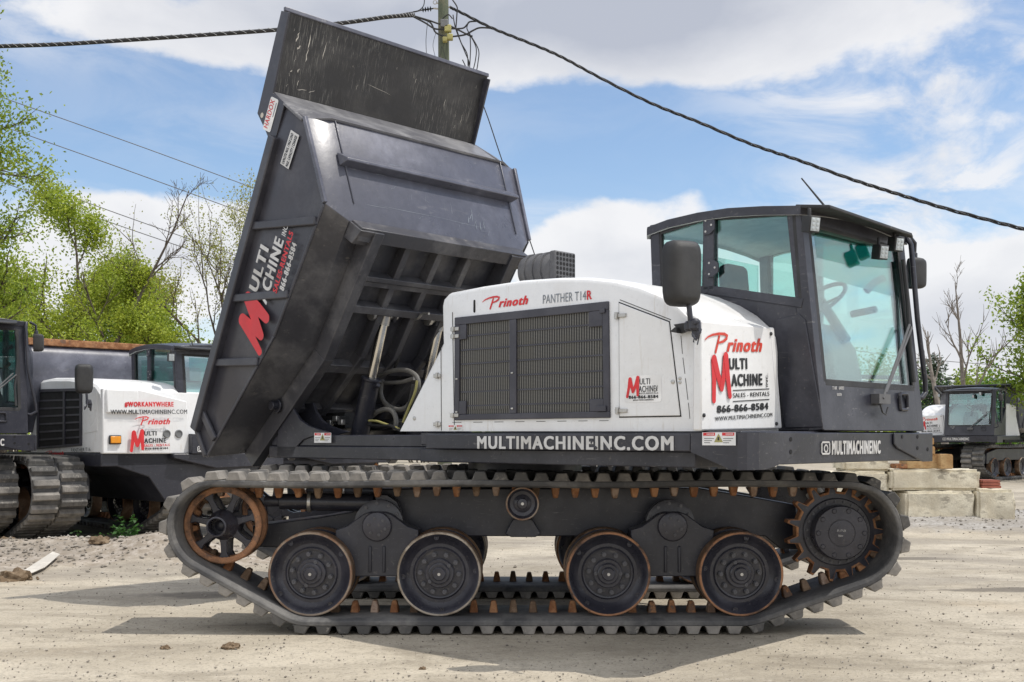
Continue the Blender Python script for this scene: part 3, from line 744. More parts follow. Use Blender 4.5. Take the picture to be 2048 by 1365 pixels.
# front face panel with lettering (stands proud of the shell) and the sloped cowl above it
FA = 2.535
pn = MB()
q = [F.front(1402, 862, FA), F.front(1558, 858, FA), F.front(1541, 655, FA), F.front(1404, 642, FA)]
pn.prism(q, (-.06, 0, 0))
pr = [q[1], F.front(1565, 857, FA), F.front(1549, 655, FA), q[2]]
pn.prism([v + Vector((-.001, .001, 0)) for v in pr], (-.3, .03, 0))
topz = 2.26
cw = [q[3] + Vector((-.01, .035, .0)), q[2] + Vector((-.01, 0, .0)), Vector((1.9, q[2].y, 2.335)), Vector((2.05, q[3].y + .16, 2.285))]
pn.prism(cw, (0, 0, -.05))
panel = pn.build('front_panel', 'white', hood, bevel=.01)
d = Decal(F.front(1410, 706, FA), F.front(1524, 706, FA), (0, 0, 1)); L = d.L
zf = lambda px, py: F.front(px, py, FA)
def fd(px, py): p = F.front(px, py, FA); return (p - d.P0).dot(d.ux), (p - d.P0).dot(d.uy)
def ftext(body, x0, x1, yb, yt, mi, **k):
    a = fd(x0, (yb[0] if isinstance(yb, tuple) else yb)); b = fd(x1, (yb[1] if isinstance(yb, tuple) else yb)); c = fd(x0, yt)
    d.text(body, a[0], b[0], (a[1] + b[1]) / 2, c[1] - a[1], mi, **k)
a = fd(1412, 703); b = fd(1524, 706); d.script(a[0], b[0], (a[1] + b[1]) / 2, .105, 0)
a = fd(1423, 801); b = fd(1458, 711); d.big_m(a[0], b[0], a[1], b[1], 1, lean=0.0, w=.21)
ftext('ULTI', 1457, 1494, (739, 740), 716, 2, offset=.028)
ftext('ACHINE', 1462, 1524, (772, 773), 747, 2, offset=.028)
p0 = fd(1538, 774); p1 = fd(1538, 750)
# small INC. climbing
dv = Decal(F.front(1535, 774, FA), F.front(1535, 774, FA) + Vector((0, 0, .1)), (0, -1, 0)); dv.text('INC.', 0, .083, 0, .024, 0, offset=.02); dv.done('lettering', ['ink'], panel)
for yy in (779.5, 801): a = fd(1465, yy); b = fd(1538, yy + .5); d.rect(a[0], b[0], (a[1] + b[1]) / 2 - .003, (a[1] + b[1]) / 2 + .003, 2, e=0)
ftext('SALES - RENTALS', 1465, 1538, (793, 795), 784, 2, offset=.008)
ftext('866-866-8584', 1433, 1536, (822, 824), 807, 2, offset=.025)
ftext('WWW.MULTIMACHINEINC.COM', 1429, 1544, (838, 838), 829.5, 2, offset=.006)
d.done('lettering', ['redorange', 'red', 'ink'], panel)
pb = MB()
for (x, y) in ((1541, 668), (1552, 848), (1407, 831)):
    p = F.front(x, y, FA); pb.lathe([(.012, 0), (.012, .008), (.006, .012), (0, .012)], p, axis=(1, 0, 0), n=10)
pb.build('bolt', 'ink', panel)

def patch(c, u0, u1, v0, v1, t0, t1, mb, mi=0, nrm=(0, -1, 0)):
    """box over part of a four-sided patch c = (lower left, lower right, upper right, upper left)"""
    f = lambda u, v: (c[0] * (1 - u) + c[1] * u) * (1 - v) + (c[3] * (1 - u) + c[2] * u) * v
    n = Vector(nrm); q = [f(u0, v0), f(u1, v0), f(u1, v1), f(u0, v1)]
    mb.prism([p + n * t0 for p in q], n * (t1 - t0), mi)
gc = [F.side(911, 841, HB), F.side(1222, 836, HB), F.side(1219, 603, HB), F.side(912, 636, HB)]
gm = MB()
for (u0, u1, v0, v1) in ((0, 1, 0, .055), (0, 1, .925, 1), (0, .035, .055, .925), (.965, 1, .055, .925), (.385, .43, .055, .925),
                         (.035, .085, .055, .185), (.035, .085, .78, .925), (.885, .965, .79, .925), (.885, .965, .055, .165)):
    patch(gc, u0, u1, v0, v1, .0, .016, gm)
grille = gm.build('grille_door', ['door'], hood, bevel=.004)
g2 = MB(); patch(gc, .03, .97, .04, .94, -.004, .0005, g2); g2.build('radiator_core', 'core', grille, bevel=0)
g3 = MB()
for k in range(6):
    v = .13 + k * .135
    patch(gc, .04, .383, v, v + .014, .001, .005, g3); patch(gc, .432, .96, v, v + .014, .001, .005, g3)
patch(gc, .385, .395, .06, .92, .001, .012, g3)
g3.build('louvre', 'door', grille)
g4 = MB(); patch(gc, .09, .375, .10, .44, .0015, .004, g4); g4.build('oil_cooler', 'core', grille)
gz = MB()
for (u, v) in ((.02, .40), (.02, .08), (.405, .43), (.405, .10)):
    patch(gc, u - .007, u + .007, v - .008, v + .008, .016, .022, gz)
gz.build('rivet', 'zinc', grille, bevel=.002)
for v in (.87, .80, .03): gz = MB(); patch(gc, -.025, .035, v, v + .035, .004, .024, gz); patch(gc, -.012, .005, v - .006, v + .041, .0, .034, gz); gz.build('hinge', 'zinc', grille, bevel=.002)
for q_ in ((.93, .985, .055, .105), (.955, .985, .9, .94)): gl = MB(); patch(gc, *q_, .016, .028, gl); gl.build('latch', 'door', grille, bevel=.003)
# side door: real panel set in with a dark seam round it
dc = [F.side(x, y, HB) for x, y in [(1239, 836), (1363, 834), (1340, 643), (1238, 604)]]
sm_ = MB(); sm_.prism([v + Vector((0, 0, 0)) for v in dc], (0, -.003, 0))
ctr = sum(dc, Vector()) / 4
sd0 = sm_.build('door_seam', 'dark', hood)
sm2 = MB(); sm2.prism([ctr + (v - ctr) * .978 + Vector((0, -.001, 0)) for v in dc], (0, -.008, 0)); sdoor = sm2.build('side_door', 'white', hood, bevel=.004)
for (x, y) in ((1238, 632), (1240, 822)):
    lt = MB(); p = F.side(x, y, HB + .008); lt.box(p.x - .03, p.x + .06, p.y - .014, p.y, p.z - .012, p.z + .012); lt.box(p.x - .02, p.x, p.y - .024, p.y, p.z - .022, p.z + .022); lt.build('hinge', 'zinc', sdoor, bevel=.003)
kn = MB(); p = F.side(1346, 764, HB + .009); kn.lathe([(.013, 0), (.013, .006), (0, .008)], p, n=16)
for (x, y) in ((1360, 757), (1360, 765)): kn.lathe([(.010, 0), (.010, .004), (0, .006)], F.side(x, y, HB + .001), n=12)
kn.build('latch', 'zinc', sdoor)
for (x, y) in ((876, 752), (876, 849)):
    rh = MB(); p = F.side(x, y, HB); rh.box(p.x - .035, p.x + .035, p.y - .016, p.y - .001, p.z - .013, p.z + .013); rh.box(p.x - .004, p.x + .012, p.y - .024, p.y - .001, p.z - .022, p.z + .022); rh.build('hinge', 'zinc', hood, bevel=.003)
sl = MB()                                               # seams, vent slots and screws on the hood side
def seam(a, b, w=.005):
    A, B = F.side(*a, HB), F.side(*b, HB); sl.bar(A + Vector((0, -.0005, 0)), B + Vector((0, -.0005, 0)), .003, w)
seam((882, 690), (883, 862)); seam((905, 625), (909, 862)); 
for (x0, y0, x1, y1) in ((1362, 672, 1365, 708), (1366, 716, 1370, 748), (1371, 757, 1376, 800), (1377, 806, 1380, 838)): seam((x0, y0), (x1, y1), .003)
seam((1240, 600), (1342, 640), .004)
for x in (932, 955, 1061, 1088, 1180, 1208): seam((x, 859), (x, 867), .012)
for x0 in range(905, 1230, 42): seam((x0, 845.5 - (x0 - 905) * .012), (x0 + 18, 845.2 - (x0 - 905) * .012), .003)
p = F.side(949, 613, HB); sl.prism([(p.x + .010 * math.cos(k * .524), p.y, p.z + (.035 if math.sin(k * .524) > 0 else -.035) + .010 * math.sin(k * .524)) for k in range(12)], (0, -.002, 0))
sl.build('seam', 'dark', hood)
pg = MB(); p = F.side(829, 837, HB); pg.lathe([(.016, 0), (.016, .004), (0, .006)], p, n=14); p = F.side(826, 790, HB); pg.build('plug', 'zinc', hood)
danger_sticker(F.side(897, 863, HB), F.side(926, 863, HB), .043, hood)
d = Decal(F.side(960, 620, HB), F.side(1057, 609, HB), (0, 0, 1), eps=.002); d.script(.035, d.L, .0, .075, 0)
d.done('lettering', ['red'], hood)
d = Decal(F.side(1086, 608, HB), F.side(1184, 599, HB), (0, 0, 1), eps=.002)
d.text('PANTHER T14', 0, d.L * .885, 0, .058, 0, offset=.004); d.text('R', d.L * .90, d.L, 0, .058, 1, offset=.02)
d.done('lettering', ['grey_vinyl', 'red'], hood)
P0 = F.side(1249, 806, HB + .0095); P1 = F.side(1323, 805, HB + .0095); P1.z = P0.z
d = Decal(P0, P1, (0, 0, 1), eps=.002); L = d.L; H = .165
d.rect(0, L, 0, H, 0, e=-.001, r=.02)
d.big_m(L * .05, L * .40, H * .22, H * .93, 1, lean=.18, w=.21)
d.text('ULTI', L * .42, L * .70, H * .66, H * .22, 2, offset=.015); d.text('ACHINE', L * .40, L * .85, H * .38, H * .23, 2, offset=.015)
d.text('SALES-RENTALS', L * .37, L * .92, H * .30, H * .06, 2, offset=.01); d.text('866-866-8584', L * .12, L * .92, H * .14, H * .12, 2, offset=.03)
d.text('#MULTIMACHINEINC', L * .24, L * .8, H * .06, H * .05, 2, offset=.02)
dv2 = Decal(P0 + d.ux * (L * .90) + Vector((0, 0, H * .40)), P0 + d.ux * (L * .90) + Vector((0, 0, H * .7)), -d.ux, eps=.002); dv2.text('INC.', 0, H * .22, 0, .012, 0, offset=.02)
dv2.done('lettering', ['ink'], sdoor)
d.done('logo_sticker', ['sticker', 'red', 'ink'], sdoor)

# --- air intake behind the hood
ai = MB()
A = F.side(1085, 543, .35); ax = Vector((1, .0, 0)).normalized()
ai.lathe([(0, -.17)] + [(r * 1.16, h) for r, h in [(.08, -.17), (.105, -.145), (.108, -.10), (.118, -.10), (.118, -.07), (.108, -.07), (.108, -.02), (.118, -.02), (.118, .01), (.108, .01), (.108, .06), (.118, .06), (.118, .09), (.106, .09), (.106, .12), (.096, .14), (.096, .18)]] + [(0, .18)], A, axis=ax, n=40)
ai.box(A.x - .05, A.x + .05, A.y - .05, A.y + .05, 2.2, A.z)
intake = up_(ai.build('air_intake', 'intake', truck))
gp = MB(); c = A + ax * .17 + Vector((0, 0, .012)); ry = Vector((-ax.y, ax.x, 0)); 
gp.prism([c + ry * a * .118 + Vector((0, 0, b * .112)) for a, b in ((-1, -1), (1, -1), (1, 1), (-1, 1))], ax * .06)
plate = gp.build('intake_screen', 'intake', intake, bevel=.012)
gh = MB()
for i in range(6):
    for j in range(6):
        p = c + ax * .0601 + ry * ((i - 2.5) * .037) + Vector((0, 0, (j - 2.5) * .035)); gh.lathe([(.014, 0), (.014, .001), (0, .001)], p, axis=ax, n=10)
gh.build('screen_hole', 'dark', plate)
# ---------------------------------------------------------------- dump bed (built raised; local origin at its rear pivot)
PX_, PZ_ = PIV.x, PIV.z
def B2(p, b): return Vector((p[0] - PX_, -b, p[1] - PZ_))
V2 = lambda *a: Vector(a)
A_, K_, T_ = V2(-1.06, 3.25), V2(-1.737, 2.231), V2(-2.762, 1.206)
Bt, Db, Et = V2(-1.281, 3.97), V2(-1.76, 4.285), V2(-1.575, 4.92)
R1, R2 = V2(-1.70, 3.818), V2(-2.861, 1.453)
nb = V2(.956, .29)                                     # out of the headboard
m1, m2 = V2(.833, -.553), V2(.707, -.707)
A2, K2, T2 = A_ + m1 * .14 - V2(.03, .05), K_ + (m1 + m2) * .07, T_ + m2 * .04 + V2(.06, .06)
WB, WF, WI, WK, WT = 1.205, 1.03, .985, .99, .86
bed_mb = MB()
def face(*pts, mi=0): bed_mb.add(pts, [tuple(range(len(pts)))], mi)
def sym(fn):
    for s in (1, -1): fn(s)
Af, Bf = A_ + nb * .07, Bt + nb * .06
def sides(s):
    face(B2(A_, s * WB), B2(K_, s * WB), B2(T_, s * WB), B2(R2, s * 1.24), B2(R1, s * 1.24), B2(Db, s * 1.2), B2(Bt, s * 1.235), mi=1)
    face(B2(A_, s * WB), B2(K_, s * WB), B2(K2, s * WK), B2(A2, s * WF), mi=2)
    face(B2(K_, s * WB), B2(T_, s * WB), B2(T2, s * WT), B2(K2, s * WK), mi=2)
    face(B2(A_, s * WB), B2(Bt, s * 1.235), B2(Bf, s * 1.0), B2(Af, s * WI))
    face(B2(A_, s * WB), B2(Af, s * WI), B2(A2, s * WF))
sym(sides)
face(B2(A2, WF), B2(K2, WK), B2(K2, -WK), B2(A2, -WF), mi=2); face(B2(K2, WK), B2(T2, WT), B2(T2, -WT), B2(K2, -WK), mi=2)
face(B2(Af, WI), B2(Bf, 1.0), B2(Bf, -1.0), B2(Af, -WI)); face(B2(Af, WI), B2(A2, WF), B2(A2, -WF), B2(Af, -WI))
bed = up_(bed_mb.build('dump_bed', ['bed', 'bedshade', 'under'], truck, ang=25, solid=.02, bevel=.006, seg=2, weld=.0005))
bed.location = (0, 0, 0)
def bedpart(mb, name, mats, **k): return mb.build(name, mats, bed, **k)
# headboard ribs and posts
hb = MB()
f = lambda t: Af.lerp(Bf, t)
for t0, t1 in ((.44, .60),):
    a, b = f(t0), f(t1)
    hb.prism([B2(a, 1.03), B2(f(t0 + .02) + nb * .085, 1.0), B2(f(t0 + .055) + nb * .085, 1.0), B2(b, 1.03)], (0, 2.04, 0))
for s in (1, -1):
    hb.prism([B2(f(-.0) + nb * .002, s * .97), B2(f(1) + nb * .002, s * .985), B2(f(1) + nb * .014, s * .985), B2(f(0) + nb * .014, s * .97)], (0, s * .012, 0))
    hb.bar(B2(A_ + nb * .01, s * 1.21), B2(Bt + nb * .01, s * 1.24), .035, .035, up=(1, 0, 0))
bedpart(hb, 'headboard_rib', 'bed', bevel=.008)
# deflector and canopy
df = MB()
dl = Db - Bt; 
df.prism([B2(Bt + nb * .085, 1.02), B2(Bt - nb * .02, 1.25), B2(Bt.lerp(Db, .5), 1.25), B2(Db, 1.20), B2(Db, -1.20), B2(Bt.lerp(Db, .5), -1.25), B2(Bt - nb * .02, -1.25), B2(Bt + nb * .085, -1.02)], (-.012, 0, -.02))
bedpart(df, 'deflector_plate', 'bedworn', bevel=.004)
cn = MB()
cn.prism([B2(Db, 1.185), B2(Et, 1.205), B2(Et, -1.19), B2(Db, -1.175)], (-.025, 0, .007))
bedpart(cn, 'canopy_plate', 'bedscratch', bevel=.004)
cn2 = MB(); cn2.bar(B2(Et + V2(.0, .005), 1.22), B2(Et + V2(.0, .005), -1.19), .035, .03, up=(1, 0, 0)); bedpart(cn2, 'canopy_lip', 'bed', bevel=.005)
for s in (1, -1):
    g = MB(); px = [(566, 23), (581, 26), (549, 188), (573, 207), (559, 262), (549, 300), (534, 262), (518, 228)]
    pts = [F.side(x, y, 1.225) for x, y in px]
    g.prism([Vector((p.x - PX_ - (0 if s > 0 else .03), -s * (1.225 if s > 0 else 1.15), p.z - PZ_)) for p in pts], (0, -s * .018, 0))
    bedpart(g, 'canopy_gusset', 'bedshade', bevel=.003)
    if s == 1:
        e = MB(); p = F.side(524, 231, 1.244); e.lathe([(.022, 0), (.022, .001), (0, .001)], (p.x - PX_, -1.2435, p.z - PZ_), n=16); bedpart(e, 'lifting_eye', 'scrap')
# top rails, side braces
for s in (1, -1):
    r = MB(); q0, q1 = B2(R1 + V2(.04, .06), s * 1.25), B2(R2, s * 1.25); r.bar(q0, q1, .09, .10, up=(-.9, 0, .44)); r.bar(B2(T_ + V2(0, .01), s * 1.215), B2(R2, s * 1.245), .05, .04, up=(0, 1, 0))
    bedpart(r, 'side_rail', 'bedshade', bevel=.012)
    lo = lambda t: (A_.lerp(K_, t / .55) if t < .55 else K_.lerp(T_, (t - .55) / .45)); hi = lambda t: R1.lerp(R2, t)
    b_ = MB()
    for tl, thh in ((.07, .27), (.37, .52), (.64, .75), (.93, .925)):
        a, c = lo(tl), hi(thh); b_.bar(B2(a, s * 1.225), B2(c.lerp(a, .04), s * 1.255), .07, .035, up=(0, 1, 0))
    b_.bar(B2(A_ + V2(-.005, 0), s * 1.21), B2(K_, s * 1.21), .02, .03, up=(.83, 0, -.55)); b_.bar(B2(K_, s * 1.21), B2(T_, s * 1.21), .02, .03, up=(.7, 0, -.7))
    bedpart(b_, 'side_brace', 'bedshade', bevel=.012)
# underside: long ribs with the floor's kink, cross members, hoist cross beam
ub = MB()
def rib(b, w, h):
    P = [A2, K2, T2]
    for i in (0, 1):
        m = (m1, m2)[i]; a, c = P[i], P[i + 1]
        if i == 0: mA, mB = m1, (m1 + m2).normalized()
        else: mA, mB = (m1 + m2).normalized(), m2
        ub.prism([B2(a, b - w / 2), B2(c, b - w / 2), B2(c + mB * h, b - w / 2), B2(a + mA * h, b - w / 2)], (0, -w, 0)) if False else \
        ub.prism([Vector((v[0] - PX_, -b + w / 2, v[1] - PZ_)) for v in (a, c, c + mB * h, a + mA * h)], (0, -w, 0))
for b in (.40, .03, -.33): rib(b, .065, .10)
rib(.82, .10, .17); rib(-.80, .10, .17)
def cross(t, w, h, b0=.77, b1=-.75):
    P = A2.lerp(K2, t / .55) if t < .55 else K2.lerp(T2, (t - .55) / .45); m = m1 if t < .55 else m2; dd = V2(-m.y, m.x)
    ub.prism([B2(P - dd * w / 2, b0), B2(P + dd * w / 2, b0), B2(P + dd * w / 2 + m * h, b0), B2(P - dd * w / 2 + m * h, b0)], (0, b0 - b1, 0))
cross(.02, .12, .15, 1.0, -.98); cross(.20, .045, .12); cross(.225, .05, .10); cross(.335, .07, .12); cross(.60, .09, .09); cross(.78, .06, .08); cross(.97, .09, .1)
for b in (.93, -.91): ub.prism([Vector((v[0] - PX_, -b + .09, v[1] - PZ_)) for v in (A2, A2.lerp(K2, .12), A2.lerp(K2, .12) + m1 * .12, A2 + m1 * .17)], (0, -.18, 0))
bedpart(ub, 'floor_rib', 'under', bevel=.006)
# lettering along the bed side: reads upwards
d = None
def bp_(px, py): return Vector((lambda p: (p.x - PX_, p.y, p.z - PZ_))(F.side(px, py, 1.246)))
o0, o1, o2 = bp_(516, 712), bp_(592, 455), bp_(486, 600)
ux = (R1 - R2).normalized(); ux3 = Vector((ux.x, 0, ux.y))
d = Decal(bp_(512, 712), bp_(512, 712) + ux3, Vector((-ux.y, 0, ux.x)), eps=.004)
def bd(px, py): p = bp_(px, py); return (p - d.P0).dot(d.ux), (p - d.P0).dot(d.uy)
a, b, c = bd(518, 712), bd(540, 628), bd(479, 652)
e = bd(496, 588)
mlen = e[0] - a[0]
d.stroke([bd(520, 704), bd(501, 668), bd(486, 640)], [.065, .09, .11]); d.stroke([bd(486, 640), bd(506, 655), bd(523, 672)], [.11, .095, .08])
d.stroke([bd(523, 672), bd(508, 630), bd(497, 597)], [.08, .10, .115]); d.stroke([bd(497, 597), bd(517, 618), bd(534, 637)], [.115, .11, .09])
x0 = bd(509, 582); x1 = bd(543, 478); base_ = x0[1]; 
def btext(body, pa, pb, hgt, mi, **k):
    qa, qb = bd(*pa), bd(*pb); d.text(body, qa[0], qb[0], (qa[1] + qb[1]) / 2, hgt, mi, **k)
btext('ULTI', (513, 586), (541, 500), .132, 1, offset=.022)
btext('ACHINE', (528, 607), (575, 486), .132, 1, offset=.022)
btext('SALES-RENTALS', (551, 586), (591, 468), .062, 0, offset=.02)
btext('866-866-8584', (567, 583), (596, 490), .066, 1, offset=.025)
q = bd(573, 478); dv = Decal(d.pt(q[0] + .05, q[1] + .01, -.004), d.pt(q[0] + .05, q[1] + .1, -.004), -d.ux, eps=.004)
btext('INC.', (571, 474), (578, 452), .06, 1, offset=.015)
d.done('lettering', ['red', 'white_vinyl'], bed)
P0 = bp_(537, 259)
P0 = Vector((P0.x, -1.2445, P0.z)); uxs = (bp_(552, 203) - bp_(537, 259)); uxs.y = 0
dh = Decal(P0, P0 + uxs, Vector((-uxs.z, 0, uxs.x)), eps=.003); L = dh.L
dh.rect(-.02, L + .02, -.035, .085, 0, e=-.001, r=.02); dh.text('HARDOX', .0, L, .015, .062, 1, offset=.01); dh.rect(L * .45, L * .95, -.02, -.008, 2, e=0)
dh.done('sticker', ['sticker', 'red', 'grey_vinyl'], bed)
P0 = bp_(570, 331); uxs = bp_(590, 268) - P0; uxs.y = 0
dh = Decal(P0, P0 + uxs, Vector((-uxs.z, 0, uxs.x)), eps=.004); L = dh.L
dh.rect(-.01, L + .01, -.065, .065, 1, e=-.001)
dh.text('CAPACITE MAX. / MAX LOAD', .0, L * .97, .012, .036, 0, offset=.02); dh.text('MAX. CAPACITY / CHARGE', .0, L * .97, -.048, .036, 0, offset=.02)
dh.done('sticker', ['ink', 'white_vinyl'], bed)
# shift mesh so that the object's origin is the pivot
bed.location = (0, 0, 0)
_m = Matrix.Rotation(-TH, 4, 'Z') @ Matrix.Translation((PX_, 0, PZ_)); bed.location = _m.to_translation()

rq = random.Random(5)
def gouges(name, O, ux, uy, nrm, spots, mt):
    g = MB()
    for (u, v, L, a, w) in spots:
        d_ = ux * math.cos(a) + uy * math.sin(a); s_ = ux * -math.sin(a) + uy * math.cos(a); c = O + ux * u + uy * v; P = []
        for k in range(5): P.append(c + d_ * L * (k / 4 - .5) + s_ * rq.uniform(-.006, .006))
        ww = [0, w, w * rq.uniform(.4, 1), w * .7, 0]
        g.add([p + s_ * q + nrm * .0015 for p, q in zip(P, ww)] + [p - s_ * q + nrm * .0015 for p, q in zip(P, ww)][::-1], [tuple(range(10))])
    return bedpart(g, name, mt, ang=0)
cu = Vector((Et.x - Db.x, 0, Et.y - Db.y)).normalized(); cnr = Vector((0, 1, 0)).cross(cu) * 1.0
if cnr.x < 0: cnr = -cnr
gouges('scratch', B2(Db, 0), Vector((0, 1, 0)), cu, cnr, [(-1.05, .48, .09, 1.4, .006), (-1.02, .40, .05, .9, .008), (-.93, .47, .13, 1.5, .004), (-.93, .36, .12, 1.45, .005), (-.76, .44, .16, 1.5, .003), (-.99, .22, .04, 1.2, .005), (-1.06, .20, .03, 1, .004), (-.92, .07, .10, .1, .003), (-.82, .08, .07, .5, .003), (-.97, .12, .05, 1.5, .003), (.3, .42, .05, 1.2, .002), (-.1, .25, .3, -.12, .0015), (.7, .3, .08, 1.4, .002), (.95, .2, .1, 1.5, .002)] + [(rq.uniform(-1.1, 1.1), rq.uniform(.05, .6), rq.uniform(.02, .07), rq.gauss(1.5, .2), rq.uniform(.0008, .0016)) for k in range(16)], 'scrap')
fu = Vector((Bf.x - Af.x, 0, Bf.y - Af.y)).normalized(); fn_ = Vector((nb.x, 0, nb.y))
gouges('scratch', B2(Af, 0), Vector((0, 1, 0)), fu, fn_, [(.42, .12, .16, 1.5, .004), (.40, .10, .08, .9, .005), (.36, .06, .07, 1.3, .006), (.5, .02, .1, 1.4, .006), (.44, .02, .1, 1.6, .005), (.55, .04, .1, 1.5, .004), (-.6, .33, .12, .1, .003), (.0, .02, 1.6, -.02, .002), (-.7, .02, .3, .0, .002), (-.4, .45, .2, .05, .002)] + [(rq.uniform(-.9, .9), rq.uniform(-.05, .7), rq.uniform(.02, .12), rq.uniform(0, 3), rq.uniform(.001, .002)) for k in range(30)], 'grey_vinyl')

# --- hoist cylinders and hoses
def cyl(b):
    top = F.side(766, 613, b) if b > 0 else None
    P0, P1 = V2(-1.75, 1.33), V2(-1.38, 2.45)
    mid = P0.lerp(P1, .52)
    mb = MB(); pt = lambda p: (p[0], -b, p[1])
    mb.tube([pt(P0), pt(P0.lerp(P1, .50))], .082, 28); mb.tube([pt(P0.lerp(P1, .495)), pt(mid)], .092, 28); 
    dd = (P1 - P0).normalized(); fr = P0.lerp(P1, .44); mb.tube([(fr.x + .08, -b - .02, fr.y), (fr.x + .16, -b - .03, fr.y + .02)], .022, 10)
    c = up_(mb.build('hoist_cylinder', 'black', truck, bevel=.008, ang=40))
    r = MB(); r.tube([pt(mid), pt(P0.lerp(P1, .94))], .044, 24); r.build('piston_rod', 'chrome', c)
    e = MB(); e.tube([pt(P0.lerp(P1, .93)), pt(P1)], .055, 16); e.tube([(P1.x, -b - .13, P1.y), (P1.x, -b + .13, P1.y)], .035, 16)
    e.lathe([(.055, 0), (.055, .03), (0, .04)], (P1.x, -b - .13, P1.y), n=18)
    e.build('rod_end', 'zinc', c)
    q = MB()
    for s in (-.085, .07):
        pp = [P1 + V2(-.19, .03), P1 + V2(-.10, .20), P1 + V2(.0, .10), P1 + V2(.06, .0), P1 + V2(.03, -.06), P1 + V2(-.03, -.05)]
        q.prism([(p.x, -b + s, p.y) for p in pp], (0, .03, 0))
    q.build('lug_plate', 'black', c, bevel=.008)
cyl(.30); cyl(-.36)
def hose(px, b, r, m, name='hydraulic_hose'):
    pts = [F.side(x, y, b + i * .0) for i, (x, y) in enumerate(px)]
    # smooth the path (Catmull-Rom)
    out = []
    for i in range(len(pts) - 1):
        p0, p1, p2, p3 = pts[max(i - 1, 0)], pts[i], pts[i + 1], pts[min(i + 2, len(pts) - 1)]
        for k in range(6):
            t = k / 6; out.append(.5 * ((2 * p1) + (p2 - p0) * t + (2 * p0 - 5 * p1 + 4 * p2 - p3) * t * t + (3 * p1 - p0 - 3 * p2 + p3) * t ** 3))
    out.append(pts[-1])
    mb = MB(); mb.tube(out, r, 10); return up_(mb.build(name, m, truck))
hose([(747, 762), (760, 752), (785, 742), (812, 741), (832, 752), (837, 772), (829, 790), (815, 812), (800, 820), (782, 815), (769, 805), (762, 790), (762, 772), (765, 760)], .12, .021, 'hose')
hose([(745, 763), (775, 766), (805, 764), (828, 757)], .10, .018, 'hose')
hose([(724, 862), (735, 842), (752, 826), (770, 819), (785, 823), (792, 840), (790, 860)], .22, .022, 'hose')
hose([(834, 762), (830, 785), (818, 815), (806, 845)], .30, .011, 'yellow'); hose([(826, 770), (820, 800), (812, 825), (804, 850)], .26, .014, 'hoseblack')
hose([(748, 764), (740, 790), (733, 815), (727, 840)], .20, .010, 'yellow'); hose([(725, 843), (750, 842), (775, 850), (798, 858)], .3, .010, 'yellow')
hose([(725, 848), (755, 852), (780, 852), (800, 862)], .3, .014, 'hoseblack'); hose([(730, 855), (760, 858), (790, 846), (815, 850)], .1, .016, 'hoseblack')
hose([(782, 622), (792, 625), (796, 640), (808, 636), (820, 640), (835, 638), (845, 628), (858, 628)], 0, .011, 'zinc')
hose([(815, 640), (812, 665), (802, 700), (790, 735), (775, 750)], .0, .013, 'hoseblack')
vb = MB()
for (x0, y0, x1, y1, b) in ((640, 825, 700, 858, .2), (650, 832, 690, 850, .35), (735, 838, 800, 862, -.3)):
    p0, p1 = F.side(x0, y1, b), F.side(x1, y0, b); vb.box(min(p0.x, p1.x), max(p0.x, p1.x), -b - .06, -b + .06, p0.z, p1.z)
for (x, y) in ((672, 838), (683, 845), (660, 846)):
    p = F.side(x, y, .42); vb.box(p.x - .03, p.x + .03, p.y - .02, p.y + .02, p.z - .025, p.z + .025, 1)
up_(vb.build('valve_block', ['plastic', 'zinc'], truck, bevel=.006))

# ---------------------------------------------------------------- cab
CN, CFAR = .30, -1.2                                   # near and far side (b)
yN, yF = -CN, -CFAR
def fa(z): return 2.80 - (z - 1.43) * .112             # windscreen leans back
cab_mb = MB()
sp = {}
P = lambda px, py: F.side(px, py, CN)
# side walls (with window openings): built from bars and panels
sillR, sillM, sillF = P(1312, 582), P(1418, 580), P(1606, 607)
topR, topM, topF = P(1303, 462), P(1418, 428), P(1590, 420)
baseR = 1.50
prof_roof = [P(1299, 464), P(1300, 456), P(1340, 441), P(1400, 427), P(1460, 418), P(1530, 414), P(1606, 413)]
def wall(y, th):
    m_ = cab_mb
    q = lambda v: (v[0], y, v[1])
    S = [(1.50, sillR.z), (sillM.x, sillM.z), (fa(sillF.z), sillF.z)]
    # lower panel under the sill
    m_.prism([q((1.50, 1.43)), q((fa(1.43) - .10, 1.43)), q((fa(sillF.z) - .10, sillF.z)), q(S[1]), q(S[0])], (0, th, 0))
    # window posts and sill rail
    def post(a0, z0, a1, z1, w): m_.bar((a0, y + th * .4, z0), (a1, y + th * .4, z1), abs(th) * 1.2, w, up=(1, 0, 0))
    post(1.53, sillR.z - .02, topR.x + .03, topR.z + .04, .075); post(sillM.x, sillM.z, topM.x, topM.z - .0, .085)
    m_.bar((S[0][0], y + th * .4, S[0][1]), (S[1][0], y + th * .4, S[1][1]), abs(th) * 1.2, .05); m_.bar((S[1][0], y + th * .4, S[1][1]), (S[2][0] - .05, y + th * .4, S[2][1]), abs(th) * 1.2, .06)
wall(yN, .05)
_sv = (sillR.z, sillM.z, sillF.z); sillR.z, sillM.z, sillF.z = 2.3, 1.80, 1.76; wall(yF, -.05); sillR.z, sillM.z, sillF.z = _sv
